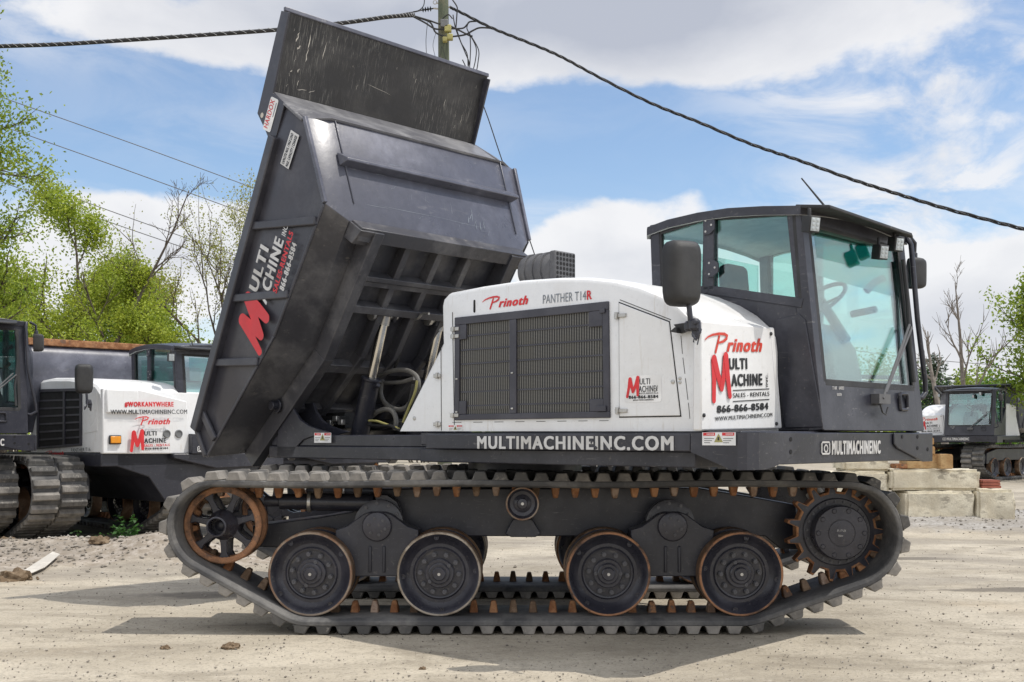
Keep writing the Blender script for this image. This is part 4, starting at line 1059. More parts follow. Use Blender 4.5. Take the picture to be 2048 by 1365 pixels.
# roof, slightly crowned side to side
rm = []
rp = [(p.x, p.z) for p in prof_roof] ; rp[-1] = (fa(2.86) + .02, rp[-1][1])
ny = 7
for k in range(ny):
    u = k / (ny - 1); y = (yN - .035) + (yF - yN + .07) * u; crown = .05 * (1 - (2 * u - 1) ** 2)
    rm.append([(a, y, z + crown) for a, z in rp])
o = len(cab_mb.v); nn = len(rp)
for r_ in rm: cab_mb.v += r_
for r_ in rm: cab_mb.v += [(a, y, z - .06) for a, y, z in r_]
for i in range(ny - 1):
    for j in range(nn - 1):
        cab_mb.f.append([o + i * nn + j, o + i * nn + j + 1, o + (i + 1) * nn + j + 1, o + (i + 1) * nn + j]); cab_mb.m.append(0)
        w = o + ny * nn; cab_mb.f.append([w + i * nn + j, w + (i + 1) * nn + j, w + (i + 1) * nn + j + 1, w + i * nn + j + 1]); cab_mb.m.append(1)
for i in (0, ny - 1):
    for j in range(nn - 1):
        w = o + ny * nn; cab_mb.f.append([o + i * nn + j, o + i * nn + j + 1, w + i * nn + j + 1, w + i * nn + j]); cab_mb.m.append(0)
for i in range(ny - 1):
    for j in (0, nn - 1):
        w = o + ny * nn; cab_mb.f.append([o + i * nn + j, o + (i + 1) * nn + j, w + (i + 1) * nn + j, w + i * nn + j]); cab_mb.m.append(0)
# front: pillars, header, lower panel
for y in (yN + .045, yF - .045): cab_mb.bar((fa(1.43) - .05, y, 1.43), (fa(2.86) - .05, y, 2.86), .10, .10, up=(1, 0, 0))
cab_mb.bar((fa(2.80) - .03, yN, 2.80), (fa(2.80) - .03, yF, 2.80), .07, .10)
ZS = 1.735
cab_mb.prism([(fa(1.43), yN + .01, 1.43), (fa(1.43), yF - .01, 1.43), (fa(ZS), yF - .01, ZS), (fa(ZS), yN + .01, ZS)], (-.04, 0, 0))
cab_mb.box(1.50, 2.76, yN + .05, yF - .05, 1.43, 1.47)
cab_mb.box(1.49, 1.53, yN + .01, yF - .01, 1.43, 2.30)                       # rear wall
cab = up_(cab_mb.build('cab', ['black', 'liner'], truck, bevel=.012, ang=40))
dr = MB()                                             # recessed shoulder panel behind the near front pillar
px = [(1548, 700), (1552, 640), (1600, 628), (1612, 640), (1648, 855), (1572, 857)]
dr.prism([F.side(x, y, CN + .002) for x, y in px], (0, -.012, 0)); dr.build('side_panel', 'black', cab, bevel=.01)
# glazing
gy = MB()
ws = [(fa(ZS) - .012, yN + .09, ZS), (fa(ZS) - .012, yF - .09, ZS), (fa(2.76) - .012, yF - .09, 2.76), (fa(2.76) - .012, yN + .09, 2.76)]
gy.prism(ws, (-.006, 0, 0)); gy.build('windshield', 'windshield', cab, ang=0)
gb = MB(); zb = 2.53
gb.prism([(fa(zb) - .0095, yN + .18, zb - .10), (fa(zb) - .0095, yF - .12, zb - .14), (fa(2.76) - .0095, yF - .12, 2.72), (fa(2.76) - .0095, yN + .18, 2.72)], (-.002, 0, 0)); gb.build('sun_band', 'glasstop', cab, ang=0)
fr = MB()
def gasket(mb, pts, w, t):
    n = len(pts); c = sum((Vector(p) for p in pts), Vector()) / n
    for i in range(n): mb.bar(pts[i], pts[(i + 1) % n], t, w, up=(c - Vector(pts[i])))
gasket(fr, [Vector(p) + Vector((.006, 0, 0)) for p in ws], .045, .014); fr.build('windshield_gasket', 'plastic', cab, bevel=.006)
def side_window(y, sg, name='side_window'):
    for pts in ([(1325, 577), (1408, 577), (1411, 437), (1320, 466)], [(1424, 577), (1601, 601), (1588, 426), (1422, 437)]):
        q = [F.side(px, py, CN) for px, py in pts]; q = [Vector((v.x, y, v.z)) for v in q]
        g = MB(); g.prism([v + Vector((0, sg * .012, 0)) for v in q], (0, sg * .006, 0)); w = g.build(name, 'glass', cab, ang=0)
        k = MB(); gasket(k, [v + Vector((0, sg * .004, 0)) for v in q], .03, .02); k.build('window_frame', 'plastic', w, bevel=.006)
side_window(yN, 1)
for q in ([(1.56, 2.32), (topM.x - .06, 2.3), (topM.x - .06, topM.z - .02), (1.56, topR.z)], [(sillM.x + .04, 1.86), (fa(1.8) - .12, 1.82), (fa(2.7) - .12, topF.z - .03), (topM.x + .04, topM.z - .02)]):
    q = [Vector((a, yF - .02, z)) for a, z in q]; g = MB(); g.prism(q, (0, -.006, 0)); w = g.build('side_window', 'glass', cab, ang=0); k = MB(); gasket(k, [v + Vector((0, .01, 0)) for v in q], .03, .02); k.build('window_frame', 'plastic', w, bevel=.006)
rw = MB(); rw.prism([(1.505, yN + .12, 2.30), (1.505, yF - .12, 2.30), (1.505, yF - .12, 2.74), (1.505, yN + .12, 2.74)], (.006, 0, 0)); rw.build('rear_window', 'glass', cab, ang=0)
for (x, y) in ((1416, 455), (1423, 540)):
    hg = MB(); p = F.side(x, y, CN + .012); hg.prism([(p.x - .03, p.y, p.z - .05), (p.x + .02, p.y, p.z - .05), (p.x + .06, p.y, p.z - .02), (p.x + .06, p.y, p.z + .04), (p.x + .02, p.y, p.z + .065), (p.x - .03, p.y, p.z + .065)], (0, -.014, 0))
    for dx, dz in ((-.01, -.03), (-.01, .045), (.035, .01)): hg.lathe([(.008, 0), (.008, .004), (0, .005)], (p.x + dx, p.y - .014, p.z + dz), n=10, mi=1)
    hg.build('hinge', ['black', 'zinc'], cab, bevel=.003)
# visor, lamps, aerial
vs = MB(); vs.prism([(fa(2.85) - .02, yN - .03, 2.865), (2.86, yN - .03, 2.83), (2.82, .95, 2.825), (2.77, 1.08, 2.83), (fa(2.85) - .02, 1.12, 2.875)], (0, 0, -.022)); vs.build('visor', 'plastic', cab, bevel=.006)
def lamp(px, py, a):
    p = F.front(px, py, a); u = Vector((.93, -.33, -.15)).normalized(); r_ = u.cross(Vector((0, 0, 1))).normalized(); w_ = r_.cross(u)
    mb = MB(); mb.prism([p + r_ * x * .042 + w_ * z * .050 for x, z in ((-1, -1), (1, -1), (1, 1), (-1, 1))], u * -.075)
    mb.tube([p - u * .05, p - u * .05 + Vector((0, 0, .10))], .012, 8)
    L = mb.build('work_light', 'plastic', cab, bevel=.008)
    k = MB()
    k.prism([p + u * .001 + r_ * x * .033 + w_ * z * .041 for x, z in ((-1, -1), (1, -1), (1, 1), (-1, 1))], u * .004)
    for i in (-.5, .5):
        for j in (-.66, 0, .66): k.lathe([(.012, 0), (.009, .004), (0, .005)], p + u * .005 + r_ * i * .034 + w_ * j * .038, axis=u, n=10)
    k.build('lens', 'lens', L)
lamp(1630, 449, 2.83); lamp(1799, 489, 2.80); lamp(1768, 505, 2.79)
an = MB(); a0 = F.side(1652, 416, .1); a1 = F.side(1603, 357, .1); an.tube([a0, a1], [.008, .005], 6); an.build('antenna', 'ink', cab)
# front furniture: grab rail, handle, wipers, stencil
fp = lambda x, y, a=2.86: F.front(x, y, a)
def fw(x, y, e=.025):                                 # a point just in front of the windscreen plane
    p = F.front(x, y, 2.7)
    for _ in range(4): p = F.front(x, y, fa(p.z) + e)
    return p
gr = MB(); gr.tube([fp(1814, 474, 2.66), fp(1822, 490, 2.70), fp(1835, 640, 2.74), fp(1850, 762, 2.76), fp(1851, 786, 2.76), fp(1843, 797, 2.76), fp(1834, 795, 2.74)], .019, 12); gr.build('grab_rail', 'black', cab)
hd = MB(); c = F.front(1806, 804, fa(1.62) + .004)
loop = [Vector((c.x + .006, c.y + x, c.z + z)) for x, z in ((-.05, -.055), (.045, -.055), (.06, -.04), (.055, .04), (.04, .055), (-.05, .055), (-.062, .04), (-.062, -.04), (-.05, -.055))]
hd.tube(loop, .013, 8); hd.build('step_handle', 'black', cab)
wp = MB(); w0 = F.front(1757, 799, fa(1.64) + .03)
wp.box(w0.x - .03, w0.x + .03, w0.y - .05, w0.y + .12, w0.z - .03, w0.z + .035)
for k, (b0, b1) in enumerate((((1766, 797), (1819, 650)), ((1772, 785), (1824, 655)))):
    wp.tube([fw(*b0, .06), fw(*b1, .05)], .009, 8)
wp.build('wiper_arm', 'wiper', cab)
wb = MB(); wb.tube([fw(1806, 520), fw(1815, 600), fw(1820, 700), fw(1828, 765)], .016, 8); wb.build('wiper_blade', 'plastic', cab)
wh = MB(); wh.tube([fp(1760, 808, 2.83), fp(1765, 825, 2.83), fp(1772, 830, 2.83), (fp(1776, 815, 2.83))], .006, 6); wh.build('washer_hose', 'ink', cab)
d = Decal(F.front(1663, 780, fa(1.69)), F.front(1686, 780, fa(1.69)), (0, 0, 1), eps=.006); d.text('T14R   64003', 0, d.L, 0, .022, offset=.01); d.text('00020704', .06, d.L * .8, -.04, .018, offset=.01); d.done('lettering', ['white_vinyl'], cab)
# interior
se = MB()
def cushion(x0, x1, y0, y1, z0, z1, tilt=0.0):
    T = Matrix.Translation(((x0 + x1) / 2, (y0 + y1) / 2, (z0 + z1) / 2)) @ Matrix.Rotation(tilt, 4, 'Y')
    se.box(-(x1 - x0) / 2, (x1 - x0) / 2, -(y1 - y0) / 2, (y1 - y0) / 2, -(z1 - z0) / 2, (z1 - z0) / 2, T=T)
cushion(1.72, 2.20, .20, .70, 1.83, 1.95); cushion(1.66, 1.80, .21, .69, 1.93, 2.42, -.12); cushion(1.62, 1.74, .31, .59, 2.42, 2.66, -.1); cushion(1.8, 2.1, .28, .62, 1.47, 1.83)
se.build('seat', 'seat', cab, bevel=.05, seg=3)
sw = MB(); c = Vector((2.38, .46, 2.34)); u = Vector((.55, 0, -.83)); e1 = Vector((0, 1, 0)); e2 = u.cross(e1)
sw.tube([c + (e1 * math.cos(a * .2618) + e2 * math.sin(a * .2618)) * .19 for a in range(25)], .015, 8)
for a in (.4, 2.5, 4.6): sw.tube([c + u * .03, c + (e1 * math.cos(a) + e2 * math.sin(a)) * .19], .010, 6)
sw.tube([c, c + u * .35], .035, 10); sw.build('steering_wheel', 'plastic', cab)
co_ = MB(); co_.prism([(2.35, .22, 1.47), (2.62, .22, 1.47), (2.63, .22, 1.75), (2.57, .22, 2.0), (2.45, .22, 2.18), (2.36, .22, 2.05)], (0, .40, 0)); co_.prism([(2.44, .3, 1.47), (2.7, .3, 1.47), (2.7, .3, 1.72), (2.5, .3, 1.86)], (0, .34, 0))
for k in range(5): co_.tube([(2.53, .36, 1.74 - .035 * k), (2.53, .56, 1.74 - .035 * k)], .055, 10)
co_.build('console', 'trim', cab, bevel=.03, seg=3)
lv = MB(); lv.tube([(2.0, .78, 1.9), (2.1, .78, 2.25)], .016, 8); lv.box(1.75, 2.15, .74, .86, 1.8, 1.95); lv.tube([(2.45, 1.0, 2.45), (2.5, 1.05, 2.52), (2.55, 1.1, 2.55)], .03, 8); lv.tube([(2.3, 1.08, 2.3), (2.5, 1.06, 2.32)], .028, 8); lv.build('control_lever', 'plastic', cab, bevel=.01)

# --- mirrors on arms
def mirror(c, w, h, dirv, arm, name='mirror'):
    u = Vector(dirv).normalized(); r_ = u.cross(Vector((0, 0, 1))).normalized(); z_ = Vector((0, 0, 1))
    mb = MB(); rows = []; N = 24
    for (dd, sc_) in ((-.09, .45), (-.085, .72), (-.06, .93), (-.02, 1.0), (.02, 1.0), (.03, .97)):
        ring = []
        for k in range(N):
            a = 2 * math.pi * k / N; ca, sa = math.cos(a), math.sin(a)
            x = math.copysign(abs(ca) ** .45, ca) * w / 2 * sc_; y = math.copysign(abs(sa) ** .38, sa) * h / 2 * (sc_ * .5 + .5 if sc_ < 1 else 1)
            ring.append(c + u * dd + r_ * x * (1 + .06 * y / h) + z_ * y)
        rows.append(ring)
    for r1 in rows: mb.v += [tuple(v) for v in r1]
    for i in range(len(rows) - 1):
        for k in range(N): mb.f.append([i * N + k, i * N + (k + 1) % N, (i + 1) * N + (k + 1) % N, (i + 1) * N + k]); mb.m.append(0)
    mb.f.append(list(range(N))); mb.m.append(0); mb.f.append([(len(rows) - 1) * N + k for k in range(N)]); mb.m.append(0)
    o = up_(mb.build(name, 'plastic', truck, ang=60))
    g = MB(); g.add([c + u * .0315 + (v - c - u * .03) * .9 for v in rows[-1]], [tuple(range(N))]); g.build('mirror_glass', 'mirror', o)
    a = MB(); a.tube(arm[0], .016, 10)
    for (p, r) in arm[1]: a.lathe([(r * .6, -r), (r, -r * .6), (r, r * .6), (r * .6, r)], p, axis=(0, 0, 1), n=12)
    for lp in arm[2]: a.tube(lp, .008, 6)
    a.build('mirror_arm', 'black', o)
    return o
S = lambda x, y, b=1.27: F.side(x, y, b)
mc = S(1361, 548, 1.30)
br = [S(1392, 670, 1.22), S(1392, 655, 1.22)]
mirror(mc, .225, .385, (-.80, .30, 0), ([S(1374, 588, 1.27), S(1378, 612, 1.29), S(1381, 640, 1.29), S(1385, 655, 1.27)], [(S(1389, 650, 1.28), .035), (S(1392, 668, 1.26), .025), (S(1378, 653, 1.26), .03)],
       [[S(1385, 650, 1.3), S(1399, 645, 1.32), S(1400, 665, 1.34), S(1392, 680, 1.36), S(1385, 668, 1.34)], [S(1395, 640, 1.25), S(1402, 660, 1.25), S(1396, 690, 1.25), S(1388, 684, 1.25), S(1392, 668, 1.25)]]))
bk = MB(); p = S(1370, 655, 1.22); bk.prism([S(1352, 650, 1.21), S(1378, 646, 1.21), S(1386, 660, 1.21), S(1366, 668, 1.21)], (0, -.03, 0)); bk.prism([S(1350, 665, 1.22), S(1362, 655, 1.22), S(1366, 668, 1.22)], (0, -.06, 0)); up_(bk.build('mirror_bracket', 'plastic', truck, bevel=.004))
f2 = F.front(1828, 547, 2.66)
mirror(f2, .10, .23, (-.45, -.9, 0), ([f2 + Vector((0, 0, .11)), f2 + Vector((.01, -.01, .22)), f2 + Vector((.0, -.08, .26))], [(f2 + Vector((0, 0, .13)), .025)], []))
# ---------------------------------------------------------------- ground
def gz(x, y):
    """height of the yard: flat under the big truck, rough bank on the left, gravel heap on the right"""
    h = 0.0
    def bump(cx, cy, rx, ry): return math.exp(-((x - cx) / rx) ** 2 - ((y - cy) / ry) ** 2)
    h += .16 * bump(-5.0, 13.3, 2.2, .9) + .22 * bump(-3.9, 12.9, .6, .5) + .10 * bump(-7.5, 13.4, 2.0, .8)
    h += .22 * bump(7.6, 18.3, 3.0, 1.2) + .12 * bump(5.6, 17.3, 1.2, .6)
    n1 = noise.fractal(Vector((x * .9, y * .9, 3)), 1.0, 2.0, 5)
    far = min(1, max(0, (y - 11.2) / 1.5)) if abs(x) < 60 else 1
    h += n1 * (.006 + .035 * far * bump(-5, 13.4, 4, 1.3) / .6 + .03 * bump(7.6, 18.2, 4, 1.5))
    n2 = noise.fractal(Vector((x * 5, y * 5, 7)), 1.0, 2.0, 3)
    h += n2 * (.0015 + .03 * bump(-5, 13.2, 3.5, .9) + .02 * bump(7.6, 18.2, 3.5, 1.2))
    return h
def axis_pts(lo, hi, step, far):
    p = [lo]; 
    while p[-1] < hi: p.append(p[-1] + step)
    s = step; a = [p[0]]; b = [p[-1]]
    while b[-1] < far: s *= 1.35; b.append(b[-1] + s)
    s = step
    while a[-1] > -far: s *= 1.35; a.append(a[-1] - s)
    return a[:0:-1] + p + b[1:]
gx, gyy = axis_pts(-9, 11, .085, 900), axis_pts(4.5, 20, .085, 900)
gm_ = MB()
for y in gyy:
    for x in gx: gm_.v.append((x, y, gz(x, y) - .004 if abs(x) < 200 and y < 200 else -.004))
nx = len(gx)
for j in range(len(gyy) - 1):
    for i in range(nx - 1): gm_.f.append([j * nx + i, j * nx + i + 1, (j + 1) * nx + i + 1, (j + 1) * nx + i]); gm_.m.append(0)
def ground_mat():
    m, t, b, co, o = principled('packed_dirt')
    st = t.n('ShaderNodeMapping', i_Vector=co, i_Scale=(.8, 1.7, 1), i_Rotation=(0, 0, .22)).outputs[0]
    c = t.mix(t.smooth(t.noise(co, .55, 8, .6, .4), .36, .66), (.390, .345, .272), (.510, .458, .370))
    c = t.mix(t.math('MULTIPLY', t.smooth(t.noise(st, 1.1, 9, .68, .6), .46, .66), .75), c, (.262, .228, .178))         # darker wheel-swept streaks
    c = t.mix(t.math('MULTIPLY', t.smooth(t.noise(co, .33, 5, .6), .55, .72), .45), c, (.50, .415, .30))       # ochre
    c = t.mix(t.math('MULTIPLY', t.smooth(t.noise(co, 6.5, 9, .78, .4), .48, .66), .5), c, (.25, .222, .18))
    c = t.mix(t.math('MULTIPLY', t.smooth(t.noise(co, 11, 7, .75), .56, .70), .4), c, (.62, .58, .51))
    g1 = t.noise(co, 42, 5, .72); c = t.mix(t.math('MULTIPLY', t.smooth(g1, .50, .68), .62), c, (.17, .148, .122))
    g2 = t.noise(co, 130, 3, .7); c = t.mix(t.math('MULTIPLY', t.smooth(g2, .55, .72), .45), c, (.62, .58, .52))
    vo = t.n('ShaderNodeTexVoronoi', i_Vector=co, i_Scale=17.0); vf = t.math('MULTIPLY', t.smooth(vo.outputs['Distance'], .03, .13, 1.0, 0.0), t.smooth(t.noise(co, 2.3, 4), .45, .6))
    c = t.mix(vf, c, (.075, .066, .056))
    sp = t.n('ShaderNodeSeparateXYZ', i_0=co)
    def patch_(cx, cy, rx, ry):
        a = t.math('DIVIDE', t.math('SUBTRACT', sp.outputs[0], cx), rx); e = t.math('DIVIDE', t.math('SUBTRACT', sp.outputs[1], cy), ry)
        return t.math('POWER', 2.718, t.math('MULTIPLY', t.math('ADD', t.math('MULTIPLY', a, a), t.math('MULTIPLY', e, e)), -1.0))
    damp = t.math('ADD', t.math('ADD', patch_(-2.6, 10.2, 1.0, .35), patch_(4.9, 10.5, 1.7, .22)), patch_(3.6, 13.2, 2.2, .3))
    damp = t.smooth(t.math('ADD', damp, t.math('MULTIPLY', t.math('SUBTRACT', t.noise(co, 1.6, 8, .65), .5), 1.3)), .45, .8)
    c = t.mix(t.math('MULTIPLY', damp, .75), c, (.105, .092, .078))
    bank = t.math('ADD', patch_(-5.2, 13.4, 4.5, 1.6), patch_(7.6, 18.6, 4.5, 2.4))
    rough_ = t.smooth(t.math('ADD', bank, t.math('MULTIPLY', t.math('SUBTRACT', t.noise(co, 1.2, 6), .5), 1.0)), .35, .7)
    gc_ = t.mix(t.smooth(t.noise(co, 9, 6, .7), .4, .65), (.25, .205, .16), (.46, .41, .36))
    gc_ = t.mix(t.smooth(sp.outputs[0], 0, 3), gc_, t.mix(t.smooth(t.noise(co, 14, 6, .7), .4, .65), (.24, .235, .23), (.46, .455, .45)))
    c = t.mix(t.math('MULTIPLY', rough_, .8), c, gc_)
    t.link(c, b.inputs['Base Color']); b.inputs['Roughness'].default_value = .95; b.inputs['Specular IOR Level'].default_value = .15
    c = t.mix(t.math('MULTIPLY', t.smooth(sp.outputs[1], 9.6, 11.5), t.math('MULTIPLY', t.smooth(t.noise(st, .7, 8, .66, .4), .40, .62), .55)), c, (.235, .21, .18))      # greyer churned ground further back
    t.link(c, b.inputs['Base Color'])
    h = t.math('ADD', t.math('MULTIPLY', t.noise(co, 26, 8, .7), .6), t.math('MULTIPLY', t.noise(st, 3, 6, .6), 1.2))
    bp2 = t.n('ShaderNodeBump', i_Strength=.55, i_Distance=.02, i_Height=h); t.link(bp2.outputs[0], b.inputs['Normal'])
    return m
M['ground'] = ground_mat()
tag(gm_.build('ground', 'ground', ang=180, recalc=False), kind='structure')

# loose gravel and crumbs
M['pebble'] = mat('gravel_stone', (.20, .18, .155), .95, col2=(.40, .37, .33), scale=1.3, spec=.15, bump=.3)
rnd = random.Random(11)
pb = MB()
OCT = [(1, 0, 0), (-1, 0, 0), (0, 1, 0), (0, -1, 0), (0, 0, 1), (0, 0, -1)]; OF = [(0, 2, 4), (2, 1, 4), (1, 3, 4), (3, 0, 4), (2, 0, 5), (1, 2, 5), (3, 1, 5), (0, 3, 5)]
def stone(mb, x, y, r, rr):
    ry, a = rr.uniform(.5, 1.0), rr.uniform(0, 6.28); vs = []
    for (px, py, pz) in OCT:
        k = rr.uniform(.65, 1.15); u, v = px * r * k, py * r * k * ry
        vs.append((x + u * math.cos(a) - v * math.sin(a), y + u * math.sin(a) + v * math.cos(a), gz(x, y) + pz * r * .55 * k + r * .15))
    mb.add(vs, OF)
for k in range(5200):
    Y = 6.3 * (3.0 ** (rnd.random() ** 1.15)); t_ = rnd.uniform(-.47, .47)
    stone(pb, t_ * Y, Y, rnd.choice((.004, .005, .006, .007, .008, .011)) * rnd.uniform(.7, 1.3), rnd)
for k in range(1900): stone(pb, rnd.gauss(-5.4, 2.0), rnd.gauss(13.2, .75), rnd.choice((.008, .01, .014, .02, .03)) * rnd.uniform(.7, 1.3), rnd)
for k in range(1500): stone(pb, rnd.gauss(7.6, 2.0), rnd.gauss(18.3, .9), rnd.choice((.012, .016, .022, .03)) * rnd.uniform(.7, 1.3), rnd)
tag(pb.build('gravel', 'pebble', ang=0, recalc=False), kind='stuff')
def clod(px, py, r, label, mt='clod', name='dirt_clod', flat=.6, cat='dirt clod', group='clods of dirt on the ground'):
    Y = EYE * FOC / (py - HZ); x = (px - 1024) / FOC * Y; rr = random.Random(px); mb = MB()
    bm = bmesh.new(); bmesh.ops.create_icosphere(bm, subdivisions=3, radius=1)
    for v in bm.verts:
        n_ = 1 + .55 * noise.fractal(v.co * 2.2 + Vector((px, 0, 0)), 1, 2, 4); v.co = Vector((v.co.x * r * n_, v.co.y * r * .8 * n_, max(v.co.z * r * flat * n_, -r * .1)))
    vs = [tuple(v.co) for v in bm.verts]; fs = [[v.index for v in f.verts] for f in bm.faces]; bm.free()
    mb.add(vs, fs)
    for k in range(18): 
        a = rr.uniform(0, 6.28); q = r * rr.uniform(.8, 1.6); s_ = r * rr.uniform(.05, .16)
        mb.add([(q * math.cos(a) + s_ * e[0], q * .8 * math.sin(a) + s_ * e[1], s_ * e[2] * .7 + s_ * .3) for e in OCT], OF)
    o = mb.build(name, mt, ang=30); o.location = (x, Y, gz(x, Y)); return tag(o, label, cat, group)
clod(461, 1297, .055, 'dark crumbly dirt clod with straw on the open dirt left of the shadow edge')
clod(330, 1297, .032, 'small tan dirt clod to the left of the dark strawy clod')
clod(28, 1160, .16, 'large brown lump of dirt beside the pale plastic strip at the left')
clod(12, 1100, .13, 'ochre dirt lump at the left edge below the cut off tracked dump truck')
clod(200, 1122, .12, 'rough brown clod on the stony bank behind the raised bed truck')
clod(845, 1297 + 40, .02, 'tiny clod on sunlit dirt beside the mirror shadow')
st = MB(); pts = [(45, 1152), (75, 1140), (105, 1128), (120, 1131), (90, 1145), (60, 1156)]
q = []
for x, y in pts:
    Y = EYE * FOC / (y - HZ); q.append(Vector(((x - 1024) / FOC * Y, Y, gz((x - 1024) / FOC * Y, Y) + .03)))
st.prism(q, (0, 0, .012)); tag(st.build('plastic_strip', 'scrap', bevel=.004), 'pale strip of scrap plastic lying on the stony ground at the left', 'plastic strip')

# ---------------------------------------------------------------- concrete blocks, timber, pavers on the right
def block(name, x0, x1, y0, y1, z0, z1, m, label, cat, group, rz=0, bev=.04, seed=1, div=.07):
    w, d_, h = x1 - x0, y1 - y0, z1 - z0
    bm = bmesh.new(); bmesh.ops.create_cube(bm, size=1); bmesh.ops.scale(bm, vec=(w, d_, h), verts=bm.verts)
    bmesh.ops.bevel(bm, geom=bm.edges[:], offset=bev, segments=2, affect='EDGES')
    bmesh.ops.subdivide_edges(bm, edges=[e for e in bm.edges if e.calc_length() > div * 2], cuts=6, use_grid_fill=True)
    for v in bm.verts: v.co += v.co.normalized() * noise.fractal(v.co * 4 + Vector((seed * 7, 0, 0)), 1, 2, 4) * bev * .8
    me = bpy.data.meshes.new(name); bm.to_mesh(me); bm.free(); me.materials.append(M[m]); me.polygons.foreach_set('use_smooth', [True] * len(me.polygons)); me.set_sharp_from_angle(angle=R(40))
    o = bpy.data.objects.new(name, me); COL.objects.link(o); o.location = ((x0 + x1) / 2, (y0 + y1) / 2, (z0 + z1) / 2); o.rotation_euler = (0, 0, rz)
    return tag(o, label, cat, group)
YB = 17.5
bx = lambda px, Y=YB: (px - 1024) / FOC * Y
bz = lambda py, Y=YB: EYE - (py - HZ) * Y / FOC
G1 = 'concrete blocks stacked at the right'
block('concrete_block', bx(1812), bx(1950), YB, YB + .8, 0, bz(983), 'concrete', 'large weathered concrete block, left one of the two in the lower course', 'concrete block', G1, seed=1)
block('concrete_block', bx(1953), bx(2029), YB - .05, YB + .75, 0, bz(979), 'concrete', 'cleaner concrete block at the right end of the lower course', 'concrete block', G1, seed=2)
block('concrete_block', bx(1787), bx(1966), YB + .1, YB + .8, bz(983) + .005, bz(940), 'concrete', 'long grooved concrete slab lying on top of the two lower blocks', 'concrete block', G1, seed=3)
block('concrete_block', bx(1640), bx(1784), YB + .2, YB + .9, .0, bz(945), 'concrete', 'concrete block half hidden behind the raised track end of the big truck', 'concrete block', G1, seed=4)
block('concrete_block', bx(1700), bx(1796), YB + .3, YB + 1.0, bz(945) + .005, bz(922), 'concrete', 'flat concrete block on the half hidden one, just below the front beam', 'concrete block', G1, seed=5)
G2 = 'timber blocks on the concrete'
block('timber_block', bx(1820), bx(1884), YB + .15, YB + .5, bz(940) + .012, bz(912), 'timber', 'wide pale timber block lying on the grooved concrete slab', 'timber block', G2, bev=.012, seed=6)
block('timber_block', bx(1882), bx(1909), YB + .05, YB + .45, bz(940) + .012, bz(909), 'timber', 'brown end grain timber block at the right of the wide pale one', 'timber block', G2, bev=.012, seed=7)
block('timber_block', bx(1850), bx(1880), YB + .2, YB + .5, bz(912) + .016, bz(893), 'timber', 'timber block lying on top of the wide pale block', 'timber block', G2, bev=.012, seed=8)
block('timber_block', bx(1858), bx(1879), YB + .22, YB + .5, bz(893) + .02, bz(876), 'timber', 'topmost small timber block of the pile', 'timber block', G2, bev=.012, seed=9)
block('timber_block', bx(1797), bx(1823), YB + .15, YB + .4, bz(940) + .012, bz(929), 'rust', 'dark brown timber offcut between the slab and the wide pale block', 'timber block', G2, bev=.01, seed=10)
for k in range(3):
    block('paver', bx(1969 + k), bx(2008 - k), YB + .1, YB + .45, bz(979) + .012 + k * .042, bz(979) + .05 + k * .042, 'brick', ['bottom red paver of the small stack on the right concrete block', 'middle red paver of the small stack on the right concrete block', 'top red paver of the small stack on the right concrete block'][k], 'paver', 'red pavers on the concrete block', bev=.005, seed=11 + k)

# ---------------------------------------------------------------- other machines: copies of the same kind of truck
def place(root, C, th_under, th_up, lower=True, dz=0.0, scale=1.0, bed_rot=R(-55)):
    root.location = (C[0], C[1], dz); root.rotation_euler = (0, 0, -th_under); root.scale = (scale,) * 3
    rel = -(th_up - th_under)
    for ch in KIDS(root):
        nm = ch.name.split('.')[0]
        if nm in UPN:
            ch.rotation_euler = (0, 0, rel)
            if nm == 'dump_bed':
                M4 = Matrix.Rotation(rel, 4, 'Z') @ Matrix.Translation((PX_, 0, PZ_)) @ Matrix.Rotation(-bed_rot if lower else 0, 4, 'Y')
                ch.matrix_basis = M4
UPN = {o.name.split('.')[0] for o in UPPER}
HIDE = {'hoist_cylinder', 'hydraulic_hose', 'valve_block'}
# far right truck, seen from its front
r3 = copy_tree(truck, skip=HIDE | {'chalk_writing', 'scrape_mark'})
tag(r3, 'small distant tracked dump truck facing the viewer beyond the concrete blocks', 'dump truck')
th3 = R(128); Y3 = 35.5
f3 = Frame((0, 0), th3); corner = f3.world(Vector((2.8, 1.2, 0))); tgt = at(1988, 890, Y3)
place(r3, (tgt.x - corner.x, tgt.y - corner.y), th3 + R(8), th3)
# far left truck, cut by the frame: its cab's far corner shows
r4 = copy_tree(truck, skip=HIDE | {'chalk_writing', 'scrape_mark'})
tag(r4, 'tracked dump truck cut by the left edge, only cab corner and track end showing', 'dump truck')
th4 = R(50); Y4 = 14.6
f4 = Frame((0, 0), th4); corner = f4.world(Vector((2.8, 1.2, 0))); tgt = at(56, 890, Y4)
place(r4, (tgt.x - corner.x, tgt.y - corner.y), th4, th4)
for ch in KIDS(r4):
    if ch.name.split('.')[0] not in UPN: ch.location = ch.location + Matrix.Rotation(th4, 3, 'Z') @ Vector((-.10, -.05, 0))
for b_ in KIDS(r4):
    if b_.name.split('.')[0] == 'front_beam':
        for l_ in KIDS(b_):
            if l_.name.split('.')[0] == 'lettering': l_.location = (.016, .44, 0)
